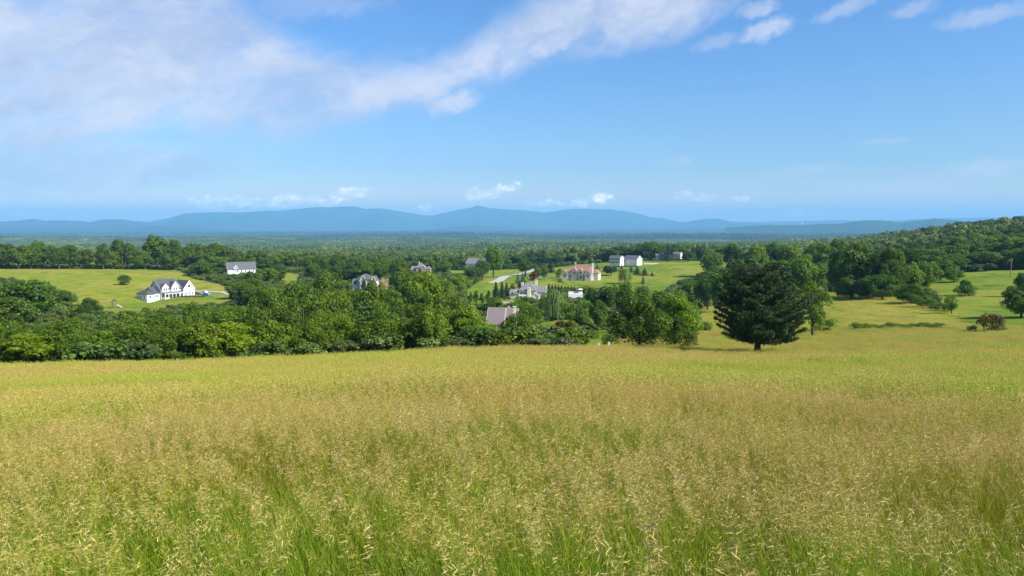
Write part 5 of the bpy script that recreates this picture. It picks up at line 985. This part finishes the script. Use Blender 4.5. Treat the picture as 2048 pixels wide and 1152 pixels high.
def grass_patch(seed, size, n_stem, n_blade, n_sp, lod):
    rg = np.random.default_rng(seed)
    def disc(n): return np.column_stack([rg.uniform(-.5, .5, (n, 2)) * size, np.zeros(n)])
    hs = rg.normal(.93, .11, n_stem).clip(.6, 1.2); B = disc(n_stem); lean = np.column_stack([rg.normal(-.10, .12, n_stem), rg.normal(0, .10, n_stem), np.zeros(n_stem)])
    T = np.column_stack([lean[:, :2] * .4, hs]); bend = lean * .9 + np.column_stack([np.zeros((n_stem, 2)), -np.hypot(lean[:, 0], lean[:, 1]) * .3])
    sw_ = {0: .0014, 1: .003, 2: .008}[lod]; parts = [ribbons(B, T, bend, sw_, 3 if lod == 0 else 2, rg, rg.uniform(.4, 1, n_stem))]
    nb = n_blade; Bb = disc(nb); hb = rg.uniform(.35, .90, nb); dr = rg.uniform(0, 6.28, nb); sp = rg.uniform(.05, .35, nb)
    parts.append(ribbons(Bb, np.column_stack([np.cos(dr) * sp * .4, np.sin(dr) * sp * .4, hb]), np.column_stack([np.cos(dr) * sp - .04, np.sin(dr) * sp, -sp * .5]), {0: rg.uniform(.0015, .0036, nb), 1: .006, 2: .018}[lod], 4 if lod == 0 else 2, rg, rg.random(nb)))
    if lod < 2:      # leaves carried along the stems
        k = rg.integers(0, n_stem, n_stem * 2); f = rg.uniform(.25, .7, len(k)); P0 = B[k] + T[k] * f[:, None] + bend[k] * (f ** 2)[:, None]; dr = rg.uniform(0, 6.28, len(k)); sp = rg.uniform(.08, .22, len(k))
        parts.append(ribbons(P0, np.column_stack([np.cos(dr) * sp * .5, np.sin(dr) * sp * .5, rg.uniform(.05, .2, len(k))]), np.column_stack([np.cos(dr) * sp, np.sin(dr) * sp, -sp * .6]), .0028 if lod == 0 else .005, 3 if lod == 0 else 2, rg, rg.random(len(k))))
    blade = merge(parts)
    C = []; D = []; S_ = []; tone = []; ped = []; ph = rg.uniform(.14, .24, n_stem)
    for i in range(n_stem):
        tp = B[i] + T[i] + bend[i]; dn = -(T[i] + 2 * bend[i]); dn /= np.linalg.norm(dn); f = rg.random(n_sp) ** .8; org = tp + dn * (ph[i] * f)[:, None]
        a = rg.uniform(0, 6.28, n_sp); rr = (.012 + .055 * f) * rg.uniform(.3, 1.2, n_sp) * (1.6 if lod == 2 else 1); dft = rg.normal(size=3) * (.5, .5, .25) + (-.45, 0, -.15); out = np.column_stack([np.cos(a) * .75, np.sin(a) * .75, rg.uniform(-.6, .5, n_sp)]) + dft; out /= np.linalg.norm(out, axis=1, keepdims=True)
        c = org + out * rr[:, None]; C.append(c); D.append(out * .7 + dft + np.array([-.1, 0, -.3]) + rg.normal(size=(n_sp, 3)) * .22); tone.append(np.clip(rg.random() * .6 + rg.random(n_sp) * .4, 0, 1)); ped.append((org, c))
    C = np.vstack(C); D = np.vstack(D); D /= np.linalg.norm(D, axis=1, keepdims=True); tone = np.concatenate(tone); n = len(C)
    ln = {0: rg.uniform(.0105, .019, n), 1: rg.uniform(.015, .026, n), 2: rg.uniform(.022, .04, n)}[lod]; C2 = C + D * ln[:, None]
    sp1 = quads(C2, rdir(n, rg), ln, .13 if lod == 0 else .18 if lod == 1 else .28, rg, tone, D); ps = [sp1]
    if lod == 0:
        ps.append(quads(C2, rdir(n, rg), ln, .11, rg, tone, D))
        o_ = np.vstack([p[0] for p in ped]); e_ = np.vstack([p[1] for p in ped]); V = np.stack([o_, e_, e_ + (0, 0, .0009), o_ + (0, 0, .0009)], 1).reshape(-1, 3); ps.append((V, np.arange(4 * n).reshape(n, 4), np.repeat(tone * .5, 4)))
    return two_mat('grass_patch', blade, merge(ps))
G0 = [grass_patch(400 + i, .62, ns_, 420, 22, 0) for i, ns_ in enumerate((4, 10, 18, 26, 34, 44))]
G1 = [grass_patch(420 + i, 1.2, ns_, 480, 11, 1) for i, ns_ in enumerate((40, 80, 115, 145, 180))]
G2_ = [grass_patch(440 + i, 3.4, 330, 380, 9, 2) for i in range(4)]
def meadow(name, label, d0, d1, step, half, meshes, seed, hscale=(.85, 1.15), grow=1.):
    rg = np.random.default_rng(seed); P = fan_points(d0, d1, step, half, rg); d = np.hypot(P[:, 0], P[:, 1])
    nr_, hy_, lw_ = landuse(P[:, 0], P[:, 1]); k = nr_
    if d1 > 120: k = k | (hy_ & (d < 420))
    P = P[k]; d = d[k]; n = len(P); z = H(P[:, 0], P[:, 1]); tall = 1 + .35 * vnoise(P[:, 0] / 4, P[:, 1] / 3, 9); s = rg.uniform(*hscale, n) * tall
    e = .5; gx = (H(P[:, 0] + e, P[:, 1]) - z) / e; gy = (H(P[:, 0], P[:, 1] + e) - z) / e
    rx = ry = np.zeros(n); q = .5 + 1.0 * vnoise(P[:, 0] / 1.6, P[:, 1] / 1.3, 31) + .5 * vnoise(P[:, 0] / .6, P[:, 1] / .6, 32) + sstep(d, 2.5, 9) * .42 - .23
    pick = np.clip((q * len(meshes)).astype(int), 0, len(meshes) - 1)
    scatter(name, label, np.column_stack([P, z - .02 - np.where(d > 30, .15 * step, .04 * step)]), np.column_stack([rx, ry, rg.choice([0, 0, .5, -.5, .25, -.3], n) + rg.normal(size=n) * .15]), np.column_stack([np.full(n, grow), np.full(n, grow), s]), pick, meshes)
meadow('meadow_grass', 'tall seeding meadow grass in the foreground', .8, 15, .50, 50, G0, 51)
meadow('meadow_grass', 'seeding grass across the middle of the meadow', 15, 48, 1.0, 42, G1, 52)
meadow('meadow_grass', 'tan and green grass of the far meadow slope', 48, 205, 2.7, 40, G2_, 53)
meadow('hay_grass', 'pale hay grass on the second field at right', 205, 400, 4.6, 40, G2_, 54, (.8, 1.1), 1.6)
# ------------------------------------------------------------------ haze
hz_m, t, out = new_mat('haze'); pv = t.node('ShaderNodeVolumePrincipled')
pv.inputs['Color'].default_value = (.28, .64, 1.0, 1); pv.inputs['Density'].default_value = 5.5e-5; pv.inputs['Anisotropy'].default_value = 0.0
t.l.new(pv.outputs[0], out.inputs['Volume'])
hzo = MB().box(-38000, 38000, -38000, 38000, -640, 640).build('haze', hz_m); tag(hzo, 'thin blue air haze over the whole valley', None, None, 'stuff')
print('TREES', len(TREE_LOG), 'far', len(P3), len(P4), len(P5), 'under', len(UG))
